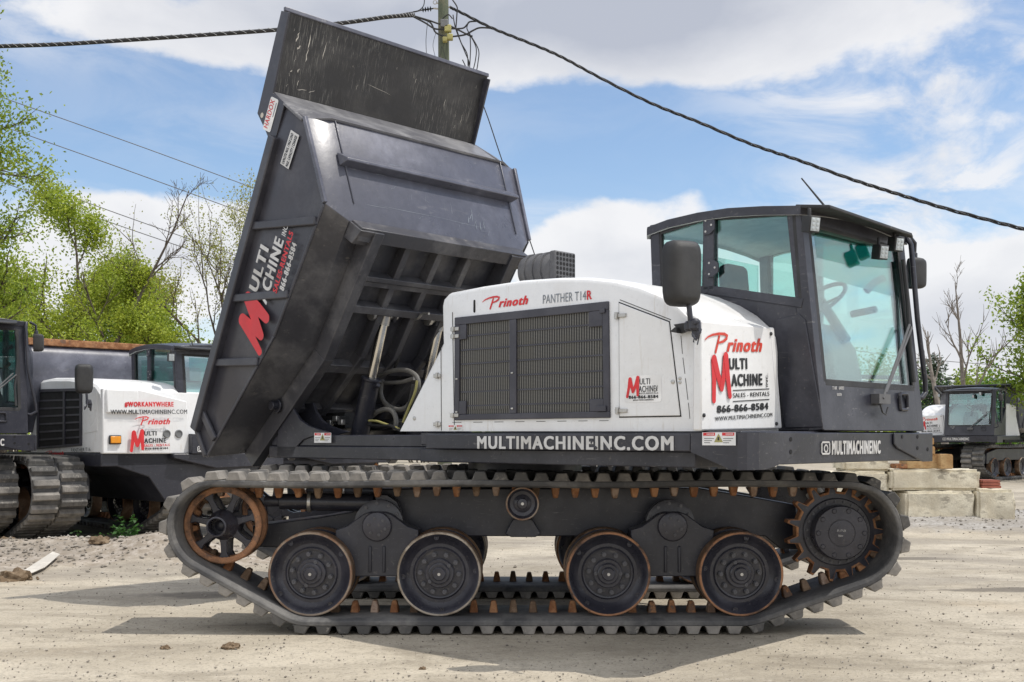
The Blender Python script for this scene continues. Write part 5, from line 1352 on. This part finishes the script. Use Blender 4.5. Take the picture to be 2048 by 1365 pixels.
# left truck with hood and cab towards the viewer (its own hood and writing)
r5 = copy_tree(truck, skip=HIDE | {'chalk_writing', 'scrape_mark', 'engine_hood', 'lettering', 'corner_guard', 'front_beam', 'deck', 'dump_bed', 'air_intake', 'mirror', 'mirror_bracket', 'slew_ring', 'frame_rail', 'pivot_bracket'})
tag(r5, 'white hooded tracked dump truck parked behind at left, rusty rimmed bed lowered', 'dump truck')
th5 = R(45)
f5 = Frame((0, 0), th5); corner = f5.world(Vector((2.5, -1.2, 0))); tgt = at(205, 890, 15.0)
C5 = (tgt.x - corner.x, tgt.y - corner.y)
thu5 = R(49); place(r5, C5, thu5, th5); own5 = set(KIDS(r5))
for ch in KIDS(r5):
    if ch.name.split('.')[0] not in UPN: ch.location = ch.location + Matrix.Rotation(thu5, 3, 'Z') @ Vector((-.62, -.2, 0))
F5 = Frame(C5, th5)
for ch in KIDS(r5):
    if ch.name.split('.')[0] == 'cab': ch.location = Matrix.Rotation(thu5 - th5, 3, 'Z') @ Vector((-.56, .26, -.50)); ch.scale = (1.1, 1.1, 1.1)
def L5(mb, name, mats, parent, **k): return mb.build(name, mats, parent, **k)
H5 = MB(); b5 = 1.2; fa5 = 2.5
sd = [F5.side(x, y, b5) for x, y in [(62, 905), (62, 775), (75, 768), (100, 763), (140, 763), (170, 768), (190, 775), (200, 790), (206, 905)]]
rows = []; prs = [(p.x, p.z) for p in sd]
for dy, k in ((0, 0), (.03, .035), (.09, .05)): rows.append([(a, -b5 + dy, z + k * (0 if i in (0, len(prs) - 1) else 1)) for i, (a, z) in enumerate(prs)])
rows.append([(a, 1.1, z + (.05 if 0 < i < len(prs) - 1 else 0)) for i, (a, z) in enumerate(prs)])
n5 = len(prs)
for r_ in rows: H5.v += r_
for i in range(len(rows) - 1):
    for j in range(n5 - 1): H5.f.append([i * n5 + j, i * n5 + j + 1, (i + 1) * n5 + j + 1, (i + 1) * n5 + j]); H5.m.append(0)
H5.f.append(list(range(n5))); H5.m.append(0); H5.f.append([(len(rows) - 1) * n5 + j for j in range(n5)]); H5.m.append(0)
hood5 = L5(H5, 'engine_hood', 'white', r5, ang=32)
p5 = MB()
Q = lambda x, y, a=fa5 + .06: F5.front(x, y, a)
p5.prism([Q(205, 908), Q(382, 908), Q(374, 803), Q(276, 779), Q(206, 777)], (-.08, 0, 0)); p5.prism([Q(214, 826, fa5 + .1), Q(279, 828, fa5 + .1), Q(277, 781, fa5 + .1), Q(214, 778, fa5 + .1)], (-.12, 0, 0))
panel5 = L5(p5, 'front_panel', 'white', hood5, bevel=.015)
g5 = MB(); c5 = [F5.side(75, 899, b5), F5.side(165, 892, b5), F5.side(165, 777, b5), F5.side(76, 779, b5)]
for (u0, u1, v0, v1) in ((0, 1, 0, .04), (0, 1, .95, 1), (0, .04, .04, .95), (.96, 1, .04, .95), (.60, .64, .04, .95)): patch(c5, u0, u1, v0, v1, 0, .02, g5)
gr5 = L5(g5, 'grille_door', 'door', hood5, bevel=.004)
g = MB(); patch(c5, .03, .97, .03, .96, -.003, .001, g); L5(g, 'radiator_core', 'dark', gr5)
g = MB()
for k in range(6): patch(c5, .05, .95, .14 + k * .13, .17 + k * .13, .002, .008, g)
L5(g, 'louvre', 'door', gr5)
sdm = MB(); cc = [F5.side(167, 868, b5), F5.side(195, 862, b5), F5.side(194, 785, b5), F5.side(167, 779, b5)]; patch(cc, 0, 1, 0, 1, .0, .006, sdm); L5(sdm, 'side_door', 'white', hood5)
d = Decal(Q(246, 814), Q(345, 814), (0, 0, 1), eps=.045)
def t5(body, x0, x1, y0, y1, mi, **k):
    global d
    a, b, c = Q(x0, y0), Q(x1, y0), Q(x0, y1); f_ = lambda p: ((p - d.P0).dot(d.ux), (p - d.P0).dot(d.uy))
    a, b, c = f_(a), f_(b), f_(c); d.text(body, a[0], b[0], a[1], c[1] - a[1], mi, **k)
t5('#WORKANYWHERE', 246, 344, 815, 804, 0, offset=.03); t5('WWW.MULTIMACHINEINC.COM', 218, 371, 829, 820, 1, offset=.012)
f_ = lambda p: ((p - d.P0).dot(d.ux), (p - d.P0).dot(d.uy)); a, b = f_(Q(268, 850)), f_(Q(337, 850)); d.script(a[0], b[0], a[1], .10, 0)
a, b = f_(Q(257, 902)), f_(Q(283, 862)); d.big_m(a[0], b[0], a[1], b[1], 0, lean=.15, w=.25)
t5('ULTI', 285, 310, 872, 863, 1, offset=.03); t5('ACHINE', 285, 329, 887, 877, 1, offset=.03); t5('SALES - RENTALS', 285, 336, 894, 889, 0, offset=.02); t5('866-866-8584', 287, 333, 900, 896, 1, offset=.03)
d.done('lettering', ['red', 'ink'], panel5)
d = Decal(F5.side(92, 912, b5), F5.side(132, 910, b5), (0, 0, 1), eps=.03); d.script(.06, d.L, 0, .06, 0); d.done('lettering', ['red', 'ink'], hood5); d = Decal(F5.side(92, 912, b5), F5.side(132, 910, b5), (0, 0, 1), eps=.03); d.text('PANTHER T16', d.L * 1.35, d.L * 2.25, 0.03, .05, 1, offset=.01)
d.done('lettering', ['red', 'ink'], hood5)
lm = MB(); a = Q(229, 880, fa5 + .06); lm.box(a.x, a.x + .03, a.y - .085, a.y + .085, a.z - .06, a.z + .06); ml = L5(lm, 'marker_lamp', 'plastic', panel5, bevel=.015)
lm = MB(); lm.box(a.x + .03, a.x + .045, a.y - .07, a.y + .07, a.z - .045, a.z + .045); L5(lm, 'lens', 'amber', ml, bevel=.01)
for x in (333, 357):
    a = Q(x, 868, fa5 + .06); lm = MB(); lm.lathe([(.055, 0), (.055, .015), (.045, .02), (.04, .01), (0, .008)], a, axis=(1, 0, 0), n=20); L5(lm, 'reverse_lamp', 'trim', panel5)
und = MB()
q = lambda x, y, a: F5.front(x, y, a)
und.prism([(2.5, -1.0, 1.17), (2.5, 1.25, 1.17), (2.5, 1.25, .92), (2.5, .9, .55), (2.5, -.3, .50), (2.5, -.55, .85), (2.5, -1.0, 1.0)], (-2.9, 0, 0))
und.prism([(2.62, -.25, 1.16), (2.62, 1.5, 1.16), (2.62, 1.5, .98), (2.62, .4, .95), (2.62, -.25, 1.10)], (-.3, 0, 0))
und.prism([(2.5, -1.22, 1.0), (2.5, -1.22, 1.17), (-.6, -1.22, 1.17), (-.6, -1.22, 1.0)], (0, 2.4, 0))
L5(und, 'belly_plate', 'black', r5, bevel=.012)
sk = MB(); sk.prism([(2.505, 1.25, .92), (2.505, .9, .55), (2.505, -.3, .50), (2.505, -.3, .56), (2.505, .87, .61), (2.505, 1.2, .97)], (.03, 0, 0)); L5(sk, 'skid_edge', 'rust', r5)
rg = MB(); rg.tube([Vector((2.56, -.05 + .05 * math.cos(k * .6283), .44 + .1 * math.sin(k * .6283))) for k in range(11)], .016, 8); L5(rg, 'tow_ring', 'zinc', r5)
bd5 = MB()
pf = [(.30, 1.45), (.55, 1.9), (.62, 2.36), (.60, 2.58), (.50, 2.70), (.36, 2.74), (-.2, 2.78), (-2.9, 2.83), (-2.9, 1.5)]
bd5.prism([(a, -1.35, z) for a, z in pf], (0, 2.9, 0))
bed5 = L5(bd5, 'dump_bed', 'bed', r5, bevel=.03, ang=40)
rm5 = MB(); rm5.bar((.46, -1.36, 2.74), (.46, 1.56, 2.74), .20, .10); L5(rm5, 'worn_rim', 'rust', bed5, bevel=.01)
fb5 = MB(); fb5.prism([F5.front(x, y, 2.66) for x, y in ((384, 908), (470, 908), (470, 868), (384, 868))], (-.1, 0, 0)); fb5 = L5(fb5, 'front_beam', 'black', r5, bevel=.008)
P0, P1 = F5.front(405, 905, 2.664), F5.front(440, 905, 2.664); P1.z = P0.z; d = Decal(P0, P1, (0, 0, 1)); q = .085
d.stroke([(-.08 + .012, .012), (-.08 + q - .014, .012), (-.08 + q - .006, .02), (-.08 + q - .006, q - .014), (-.08 + q - .014, q - .006), (-.08 + .014, q - .006), (-.08 + .006, q - .014), (-.08 + .006, .02), (-.08 + .014, .012)], .011)
d.stroke([(-.08 + q / 2 + .02 * math.cos(a * .5236), q / 2 + .02 * math.sin(a * .5236)) for a in range(13)], .009); d.done('emblem', ['white_vinyl'], fb5); d = Decal(P0, P1, (0, 0, 1)); d.text('MULTI', .03, .30, 0, .085, offset=.03); d.done('lettering', ['white_vinyl'], fb5)
for ch in KIDS(r5):
    if ch not in own5: ch.rotation_euler = (0, 0, thu5 - th5)
M5 = copy_tree([c for c in KIDS(truck) if c.name == 'mirror'][0], r5)
p = F5.side(168, 758, 1.42); M5.rotation_euler = (0, 0, thu5 - th5); M5.location = Matrix.Rotation(thu5 - th5, 3, 'Z') @ (Vector(p) - mc)

# machines glimpsed under the deck of the big truck
wt = copy_tree(r5, skip={'lettering'}); tag(wt, 'white machine behind the raised bed, glimpsed above the big track', 'dump truck')
wt.location = (-4.35, 23.0, -.05); wt.rotation_euler = (0, 0, -R(77))
ym = empty('yellow_loader', (2.6, 26.0, 0)); tag(ym, 'yellow machine barely seen in the gap between deck and far track of the big truck', 'loader')
mb = MB(); mb.prism([(-2.2, 0, .75), (2.2, 0, .75), (2.2, 0, 1.25), (.4, 0, 1.45), (-.2, 0, 1.3), (-2.2, 0, 1.2)], (0, 1.4, 0)); mb.build('body', 'orange', ym, bevel=.05)
for x in (-1.3, 1.4):
    w = MB(); w.lathe([(0, .1), (.25, .1), (.3, .2), (.52, .2), (.56, .1), (.56, -.3), (0, -.3)], (x, 0, .56), n=32, mats=[1, 1, 0, 0, 0, 0]); w.build('wheel', ['rubber', 'lens'], ym)
mb = MB(); mb.tube([(-.9, -.1, .95), (-.6, -.12, 1.15), (.2, -.12, 1.1)], .06, 8); mb.tube([(.3, -.1, .8), (.9, -.1, 1.05)], .05, 8); mb.build('hydraulic_pipe', 'ink', ym)

# ---------------------------------------------------------------- trees
def tree(name, base, H, seed, label, cat, group, leaf=None, leaf_n=16, leaf_s=.15, spread=.42, lean=(0, 0), r0=.16, bark='bark', levels=3, first=.25, nb0=11, up=.35, bare_top=0.0, clump=.5, droop=0.0, wig=.10):
    rr = random.Random(seed); root = empty(name, base); tag(root, label, cat, group)
    tm_, leaves = MB(), []
    def rv(): return Vector((rr.gauss(0, 1), rr.gauss(0, 1), rr.gauss(0, 1)))
    def grow(p, d, L, r, lev):
        ns = 7 if lev == 0 else 5; pts = [p.copy()]; dirs = [d.copy()]; q = p.copy()
        for i in range(ns):
            d = (d + rv() * wig * (1 if lev else .55) + Vector((0, 0, up * (.12 if lev else .05) - droop * lev * .1))).normalized(); q = q + d * L / ns; pts.append(q.copy()); dirs.append(d.copy())
        tip = .12 if lev < levels else .25
        tm_.tube(pts, [max(.006, r * (1 - (1 - tip) * i / ns)) for i in range(ns + 1)], 7 if lev < 2 else 4 if lev == 2 else 3, cap=False)
        if lev >= levels - 1:
            for i in range(1, ns + 1): leaves.append((pts[i], L))
        if lev < levels:
            k = nb0 if lev == 0 else max(3, int(5.5 - lev * .6 + rr.random() * 2))
            for j in range(k):
                f_ = first + (1 - first) * (j + rr.random() * .8) / k if lev == 0 else .25 + .75 * (j + rr.random()) / k
                f_ = min(f_, .985); i = int(f_ * ns); w = f_ * ns - i; pp = pts[i].lerp(pts[min(i + 1, ns)], w)
                a = rr.uniform(0, 6.283); o_ = dirs[i].orthogonal().normalized(); o_ = o_ * math.cos(a) + dirs[i].cross(o_) * math.sin(a)
                ang = rr.uniform(.5, .95) if lev == 0 else rr.uniform(.4, .9)
                nd = (dirs[i] * math.cos(ang) + o_ * math.sin(ang) + Vector((0, 0, up * .35 - droop * .4))).normalized()
                LL = (H * spread * (1.15 - .75 * (f_ - first) / (1 - first)) if lev == 0 else L * rr.uniform(.42, .68))
                grow(pp, nd, LL * rr.uniform(.75, 1.1), r * (1 - .8 * f_) * .62 if lev == 0 else r * .55, lev + 1)
    grow(Vector((0, 0, -.1)), Vector((lean[0], lean[1], 1)).normalized(), H, r0, 0)
    tm_.build('trunk', bark, root, ang=80, recalc=False)
    if leaf:
        lm_ = MB()
        for (p, L) in leaves:
            if bare_top and p.z > H * bare_top: continue
            if rr.random() < .12: continue
            for k in range(max(1, int(leaf_n * rr.uniform(.3, 1.5)))):
                c = p + rv() * clump * .42; s_ = leaf_s * rr.uniform(.55, 1.25); n_ = (rv() + Vector((0, 0, .6))).normalized(); u = n_.orthogonal().normalized(); a = rr.uniform(0, 6.28); v_ = n_.cross(u); u, v_ = u * math.cos(a) + v_ * math.sin(a), v_ * math.cos(a) - u * math.sin(a)
                lm_.add([c - u * s_ * .5, c + v_ * s_ * .32 + n_ * s_ * .08, c + u * s_ * .6, c - v_ * s_ * .32 + n_ * s_ * .08], [(0, 1, 2, 3)])
        lm_.build('crown', leaf, root, ang=0, recalc=False)
    return root
GT = 'trees behind the yard'
def g_at(px, Y): return ((px - 1024) / FOC * Y, Y, 0)
ht = lambda py, Y: EYE + (HZ - py) * Y / FOC
tree('leafy_tree', g_at(-125, 30), ht(90, 30), 1, 'tall bright green leafy tree cut by the left edge', 'tree', GT, 'leaf_mid', 18, .11, spread=.28, r0=.2, nb0=24, first=.10, clump=.55)
tree('leafy_tree', g_at(95, 40), ht(425, 40), 2, 'bushy spring green tree behind the black bed at the left, beneath the bare leaning one', 'tree', GT, 'leaf_spring', 15, .11, spread=.34, r0=.16, nb0=13, first=.08, clump=.62, lean=(.08, 0))
tree('leaning_tree', g_at(128, 37), ht(318, 37), 3, 'thin leaning tree with a bare dark top rising above the green ones at the left', 'tree', GT, 'leaf_spring', 7, .10, spread=.17, r0=.12, nb0=12, first=.3, lean=(.25, 0), bare_top=.50, clump=.5)
tree('leafy_tree', g_at(338, 38), ht(535, 38), 5, 'slim young light green tree between the bushy tree and the airy tall one', 'tree', GT, 'leaf_spring', 12, .10, spread=.22, r0=.08, nb0=13, first=.15, clump=.45)
tree('airy_tree', g_at(425, 41), ht(462, 41), 8, 'airy tree with upright branches and yellowish buds left of the raised bed', 'tree', GT, 'leaf_bud', 7, .085, spread=.50, r0=.15, nb0=13, first=.12, up=.75, clump=.5)
tree('leafy_tree', g_at(225, 44), ht(590, 44), 9, 'low round green tree directly above the left truck hood', 'tree', GT, 'leaf_mid', 16, .12, spread=.42, r0=.1, nb0=12, first=.1, clump=.7)
tree('leafy_tree', g_at(290, 46), ht(600, 46), 21, 'small pale green tree behind the slim young one', 'tree', GT, 'leaf_bud', 12, .11, spread=.34, r0=.1, nb0=12, first=.1, clump=.6)
tree('leafy_tree', g_at(10, 45), ht(575, 45), 22, 'low yellow green tree at the foot of the tall one at the left edge', 'tree', GT, 'leaf_spring', 16, .12, spread=.42, r0=.1, nb0=12, first=.1, clump=.75)
tree('dead_tree', g_at(1938, 46), ht(560, 46), 10, 'bare dead tree with forked grey branches above the distant truck', 'tree', GT, None, spread=.27, r0=.15, bark='deadwood', nb0=6, first=.35, up=.6, levels=3, wig=.09)
tree('dead_tree', g_at(1895, 50), ht(650, 50), 12, 'short bare trunk with few twigs left of the forked dead tree', 'tree', GT, None, spread=.2, r0=.2, bark='deadwood', nb0=6, first=.55, levels=2)
tree('leafy_tree', g_at(2165, 36), ht(575, 36), 13, 'dark green tree reaching in from the right edge', 'tree', GT, 'leaf_mid', 13, .12, spread=.36, r0=.14, nb0=13, first=.25, clump=.5, up=.5)
def conifer(px, Y, py, seed, label):
    rr = random.Random(seed); H = ht(py, Y); root = empty('pine_tree', g_at(px, Y)); tag(root, label, 'pine tree', GT)
    t = MB(); t.tube([(0, 0, -.1), (.05, 0, H * .5), (0, .03, H)], [.16, .1, .02], 8); l = MB()
    for k in range(46):
        z = H * (.12 + .86 * k / 46); Lb = (H - z) * .34 + .25; a = k * 2.4; d = Vector((math.cos(a), math.sin(a), .12))
        t.tube([(0, 0, z), tuple(Vector((0, 0, z)) + d * Lb)], [.025, .008], 4)
        for j in range(int(26 + 55 * Lb)):
            f_ = rr.random() ** .6; c = Vector((0, 0, z)) + d * Lb * f_ + Vector((rr.gauss(0, .13), rr.gauss(0, .13), rr.gauss(-.05, .11))); s_ = rr.uniform(.12, .26)
            u = (d + Vector((rr.gauss(0, .5), rr.gauss(0, .5), rr.gauss(0, .4)))).normalized(); v_ = u.orthogonal().normalized() * .22
            l.add([c - u * s_ * .5, c + v_ * s_, c + u * s_ * .5, c - v_ * s_], [(0, 1, 2, 3)])
    t.build('trunk', 'bark', root); l.build('crown', 'needle', root, ang=0, recalc=False)
conifer(1868, 56, 705, 4, 'dark green pine just right of the cab grab rail'); conifer(1925, 60, 742, 7, 'lower dark pine behind the dead tree trunk'); conifer(1985, 62, 752, 17, 'small dark pine between the dead tree and the bright bush')
GB = 'bushes along the far edge of the yard'
def bush(px, Y, py, wpx, seed, m, label, n=3800):
    rr = random.Random(seed); H = ht(py, Y); W = wpx / FOC * Y; root = empty('bush', g_at(px, Y)); tag(root, label, 'bush', GB)
    t, l = MB(), MB(); lobes = [Vector((rr.uniform(-.8, .8) * W / 2, rr.uniform(-.5, .5), H * rr.uniform(.35, .85))) for k in range(9)]
    for c in lobes: t.tube([(c.x * .3, 0, -.1), (c.x * .7, c.y * .5, c.z * .6), tuple(c)], [.05, .03, .012], 5)
    for k in range(n):
        c0 = rr.choice(lobes); v = Vector((rr.gauss(0, 1), rr.gauss(0, 1), rr.gauss(0, 1))).normalized() * (rr.random() ** .45); c = c0 + Vector((v.x * W * .20, v.y * .7, v.z * H * .24))
        if c.z < 0: continue
        s_ = rr.uniform(.10, .20); n_ = (v + Vector((rr.gauss(0, .6), rr.gauss(0, .6), rr.gauss(0, .6)))).normalized(); u = n_.orthogonal().normalized(); w = n_.cross(u)
        l.add([c - u * s_ * .5, c + w * s_ * .34, c + u * s_ * .55, c - w * s_ * .34], [(0, 1, 2, 3)])
    t.build('stem', 'bark', root); l.build('crown', m, root, ang=0, recalc=False)
for a in [(2040, 50, 715, 170, 1, 'leaf_vivid', 'vivid green bush at the right edge behind the distant truck'), (1846, 60, 712, 120, 2, 'leaf_vivid', 'bright green bush at the foot of the pine by the grab rail'),
          (1970, 58, 735, 150, 3, 'leaf_mid', 'low green bush above the distant truck bed'), (1700, 64, 690, 200, 4, 'leaf_mid', 'green bush seen through the windscreen of the big truck'),
          (1580, 64, 735, 200, 5, 'leaf_mid', 'green bush hidden behind the cab, glimpsed through its glass'), (1998, 52, 742, 120, 16, 'leaf_vivid', 'round bright green bush directly above the bed of the distant truck'), (2120, 40, 790, 170, 6, 'leaf_vivid', 'bright low bush cut by the right edge of the picture'),
          (40, 42, 610, 230, 7, 'leaf_spring', 'wide yellow green bush behind the cab at the left edge'), (190, 43, 645, 240, 8, 'leaf_spring', 'yellow green bush above the white hood at the left'), (350, 45, 660, 200, 9, 'leaf_mid', 'green bush above the left cab roof'), (470, 47, 680, 190, 10, 'leaf_mid', 'green bush hidden low behind the raised bed'),
          (620, 60, 740, 240, 11, 'leaf_mid', 'green bush far behind the hoist cylinders'), (850, 62, 760, 260, 12, 'leaf_mid', 'green bush far behind the hood of the big truck'), (1100, 64, 760, 280, 13, 'leaf_mid', 'green bush far behind the air intake'), (1350, 64, 760, 280, 14, 'leaf_mid', 'green bush far behind the mirror')]: bush(*a)
rr = random.Random(77); fw_ = MB()
for k in range(15000):
    a = rr.uniform(-1.25, 1.25); D = rr.uniform(88, 112); hmax = 3.6 + 1.6 * noise.noise(Vector((a * 14, 2, 0))) + 1.0 * noise.noise(Vector((a * 55, 5, 0)))
    c = Vector((D * math.sin(a), D * math.cos(a), hmax * rr.random() ** .8)); s_ = rr.uniform(.25, .6); n_ = Vector((rr.gauss(0, 1), rr.gauss(-.6, 1), rr.gauss(.4, 1))).normalized(); u = n_.orthogonal().normalized(); w = n_.cross(u)
    fw_.add([c - u * s_, c + w * s_ * .6, c + u * s_, c - w * s_ * .6], [(0, 1, 2, 3)])
tag(fw_.build('far_woodland', 'leaf_mid', ang=0, recalc=False), kind='stuff')
wd_ = 'young weeds by the left track'
for k, (px, py, n) in enumerate([(262, 1090, 24), (300, 1092, 12), (195, 1097, 7), (148, 1098, 6)]):
    Y = EYE * FOC / (py - HZ); X = (px - 1024) / FOC * Y; rr = random.Random(k); root = empty('weed', (X, Y, gz(X, Y))); tag(root, ['tall leafy weed under the belly of the left truck', 'shorter leafy weed right of the tall one', 'small weed sprig between track and tall weed', 'tiny weed sprout beside the curved track'][k], 'weed', wd_)
    s, l = MB(), MB()
    for j in range(3 + n // 6):
        tip = Vector((rr.gauss(0, .14), rr.gauss(0, .1), rr.uniform(.12, .30) * (1.25 if k == 0 else .6))); s.tube([(rr.gauss(0, .04), 0, 0), tip * .5 + Vector((.01, 0, .03)), tip], [.005, .004, .002], 4)
        for q in range(n):
            c = tip * rr.uniform(.3, 1.05) + Vector((rr.gauss(0, .03), rr.gauss(0, .03), rr.gauss(0, .02))); s_ = rr.uniform(.02, .045); n_ = Vector((rr.gauss(0, .6), rr.gauss(0, .6), 1)).normalized(); u = n_.orthogonal().normalized(); w = n_.cross(u)
            l.add([c - u * s_, c + w * s_ * .6, c + u * s_, c - w * s_ * .6], [(0, 1, 2, 3)])
    s.build('stem', 'leaf_deep', root); l.build('foliage', 'leaf_deep', root, ang=0, recalc=False)

# ---------------------------------------------------------------- pole and wires
YP = 30.0
pole = empty('utility_pole', g_at(887.5, YP)); tag(pole, 'weathered green wooden utility pole rising behind the raised bed', 'utility pole')
pz = lambda px, py, Y=YP: at(px, py, Y) - Vector(pole.location)
pm = MB(); pm.tube([(0.03, 0, -.2), (.01, 0, 6), (0, 0, 11.2), (-.02, 0, 13.6)], [.19, .165, .145, .13], 20); pm.build('pole', 'pole', pole)
hw = MB()
for (x, y) in ((877, 18), (896, 15)): hw.tube([pz(x, y), pz(x + (-10 if x < 887 else 8), y - 1)], .025, 8)
hw.tube([pz(870, 5) + Vector((.05 * math.cos(a * .6), 0, .05 * math.sin(a * .6))) for a in range(11)], .012, 6); hw.tube([pz(872, 6), pz(878, 8)], .015, 6)
hw.build('bracket', 'zinc', pole)
ins = MB()
for k in range(4): ins.lathe([(.03, -.02), (.075, 0), (.03, .02)], pz(846 + k * 5, 20 - k * .6), axis=(1, 0, .06), n=14)
ins.tube([pz(842, 21), pz(870, 17)], .018, 6); ins.build('insulator', 'plastic', pole)
cbx = MB()
for (x, y, s_, m_) in ((889, 48, .10, 0), (896, 58, .09, 1), (900, 75, .075, 1), (890, 80, .06, 1)):
    c = pz(x, y, YP - .25); cbx.box(c.x - s_, c.x + s_, c.y - .08, c.y + .08, c.z - s_, c.z + s_, m_)
cbx.build('connector_box', ['trim', 'yellow'], pole, bevel=.02)
lw = MB()
def crv(pts, r, Y=YP, mb=None, n=6, sides=6):
    P = [pz(x, y, Y) for x, y in pts]; out = []
    for i in range(len(P) - 1):
        p0, p1, p2, p3 = P[max(i - 1, 0)], P[i], P[i + 1], P[min(i + 2, len(P) - 1)]
        for k in range(n):
            t = k / n; out.append(.5 * ((2 * p1) + (p2 - p0) * t + (2 * p0 - 5 * p1 + 4 * p2 - p3) * t * t + (3 * p1 - p0 - 3 * p2 + p3) * t ** 3))
    out.append(P[-1]); (mb or lw).tube(out, r, sides)
YF_ = YP - .3
for pts, r in (([(830, 33), (860, 42), (878, 48), (890, 47)], .022), ([(825, 33), (850, 46), (870, 58), (892, 59)], .022), ([(830, 34), (860, 45), (872, 66), (898, 76)], .022), ([(885, 38), (892, 32), (898, 30), (905, 38)], .016),
               ([(896, 50), (920, 62), (940, 72), (945, 72)], .022), ([(900, 58), (925, 57), (934, 50), (940, 44), (958, 43)], .020), ([(902, 74), (930, 70), (945, 62), (960, 56), (985, 57)], .022),
               ([(905, 0), (914, 14), (914, 26), (912, 54)], .018), ([(906, 30), (912, 60), (930, 105), (938, 126), (932, 142)], .014), ([(912, 55), (922, 85), (934, 108), (936, 132)], .014), ([(940, 68), (941, 100), (939, 140)], .014),
               ([(940, 70), (952, 95), (951, 120), (945, 145)], .014), ([(942, 72), (957, 100), (956, 125), (952, 148)], .014), ([(935, 50), (934, 58), (940, 70)], .014), ([(855, 45), (852, 80), (853, 110)], .008), ([(872, 65), (866, 90), (870, 112)], .006), ([(883, 93), (881, 110), (876, 120)], .006), ([(884, 94), (890, 112), (892, 120)], .006), ([(849, 0), (847, 12), (838, 21), (826, 24)], .013)):
    crv(pts, r, YF_)
lw.build('drop_wire', 'wire', pole)
def cable(name, pts, r, label, cat='cable', m='wire', Y0=YP, Y1=YP, twist=0, n=14, group=None, lash=0):
    P = []; N = len(pts)
    tot = pts[-1][0] - pts[0][0]
    w = [at(x, y, Y0 + (Y1 - Y0) * (x - pts[0][0]) / tot) for x, y in pts]
    out = []
    for i in range(N - 1):
        p0, p1, p2, p3 = w[max(i - 1, 0)], w[i], w[i + 1], w[min(i + 2, N - 1)]
        for k in range(n):
            t = k / n; out.append(.5 * ((2 * p1) + (p2 - p0) * t + (2 * p0 - 5 * p1 + 4 * p2 - p3) * t * t + (3 * p1 - p0 - 3 * p2 + p3) * t ** 3))
    out.append(w[-1]); mb = MB()
    if twist:
        for ph in range(twist):
            q = []
            for i, p in enumerate(out):
                for s in range(3):
                    if i == len(out) - 1 and s: break
                    nx_ = out[min(i + 1, len(out) - 1)]; pp = p.lerp(nx_, s / 3); a = (i * 3 + s) * .30 + .5 * math.sin(i * .37) + ph * 6.283 / twist; q.append(pp + Vector((0, math.cos(a), math.sin(a))) * r * .9)
            mb.tube(q, r * .62, 5)
    else: mb.tube(out, r, 8)
    if lash:
        for i in range(0, len(out) - 1):
            a, b = out[i], out[i + 1]
            mb.tube([a + Vector((0, -r, r * .9)), a.lerp(b, .5) + Vector((0, -r * 1.25, 0)), b.lerp(a, .2) + Vector((0, -r, -r * .9))], r * .14, 4, 1)
    return tag(mb.build(name, [m, 'zinc'], ang=60, recalc=False), label, cat, group)
cable('lashed_cable', [(-60, 94), (0, 93), (120, 89), (250, 81), (400, 71), (555, 60), (690, 46), (780, 34), (830, 31)], .055, 'thick black lashed cable running left from the utility pole', lash=1, n=8)
cable('messenger_wire', [(780, 33), (812, 27), (830, 24), (846, 20)], .018, 'short bare wire tying the thick cable to the pole insulator', n=5, m='wiregrey')
cable('twisted_cable', [(900, 15), (925, 27), (985, 57), (1060, 87), (1120, 113), (1200, 156), (1300, 206), (1400, 246), (1500, 288), (1600, 322), (1700, 358), (1800, 390), (1900, 420), (2048, 459), (2110, 473)], .028, 'black twisted cable sagging from the utility pole to the right edge', Y1=22, twist=3, n=8)
GW = 'thin power lines at the left'
for pts, lb in (([(-40, 180), (60, 215), (280, 293), (520, 381), (640, 424)], 'uppermost thin power line crossing the blue sky at the left'), ([(-40, 235), (20, 258), (260, 343), (510, 434), (640, 480)], 'second thin power line from the top, crossing the bare leaning tree'),
                ([(-40, 322), (60, 362), (200, 415), (400, 486), (640, 570)], 'third thin power line, ending behind the airy tree'), ([(-40, 348), (60, 385), (200, 438), (380, 500), (640, 590)], 'lowest thin power line at the left')):
    cable('power_line', pts, .017, lb, 'power line', 'wiregrey', 44, 48, n=5, group=GW)
cable('guy_wire', [(925, 120), (968, 215), (1003, 318), (1070, 512), (1110, 640)], .014, 'thin straight wire slanting down beside the raised canopy', 'wire', Y0=30, Y1=30, n=4)
cable('power_line', [(1700, 700), (1860, 720), (2060, 735)], .02, 'faint horizontal power line behind the dead tree at the right', 'power line', 'wiregrey', 70, 70, n=4)
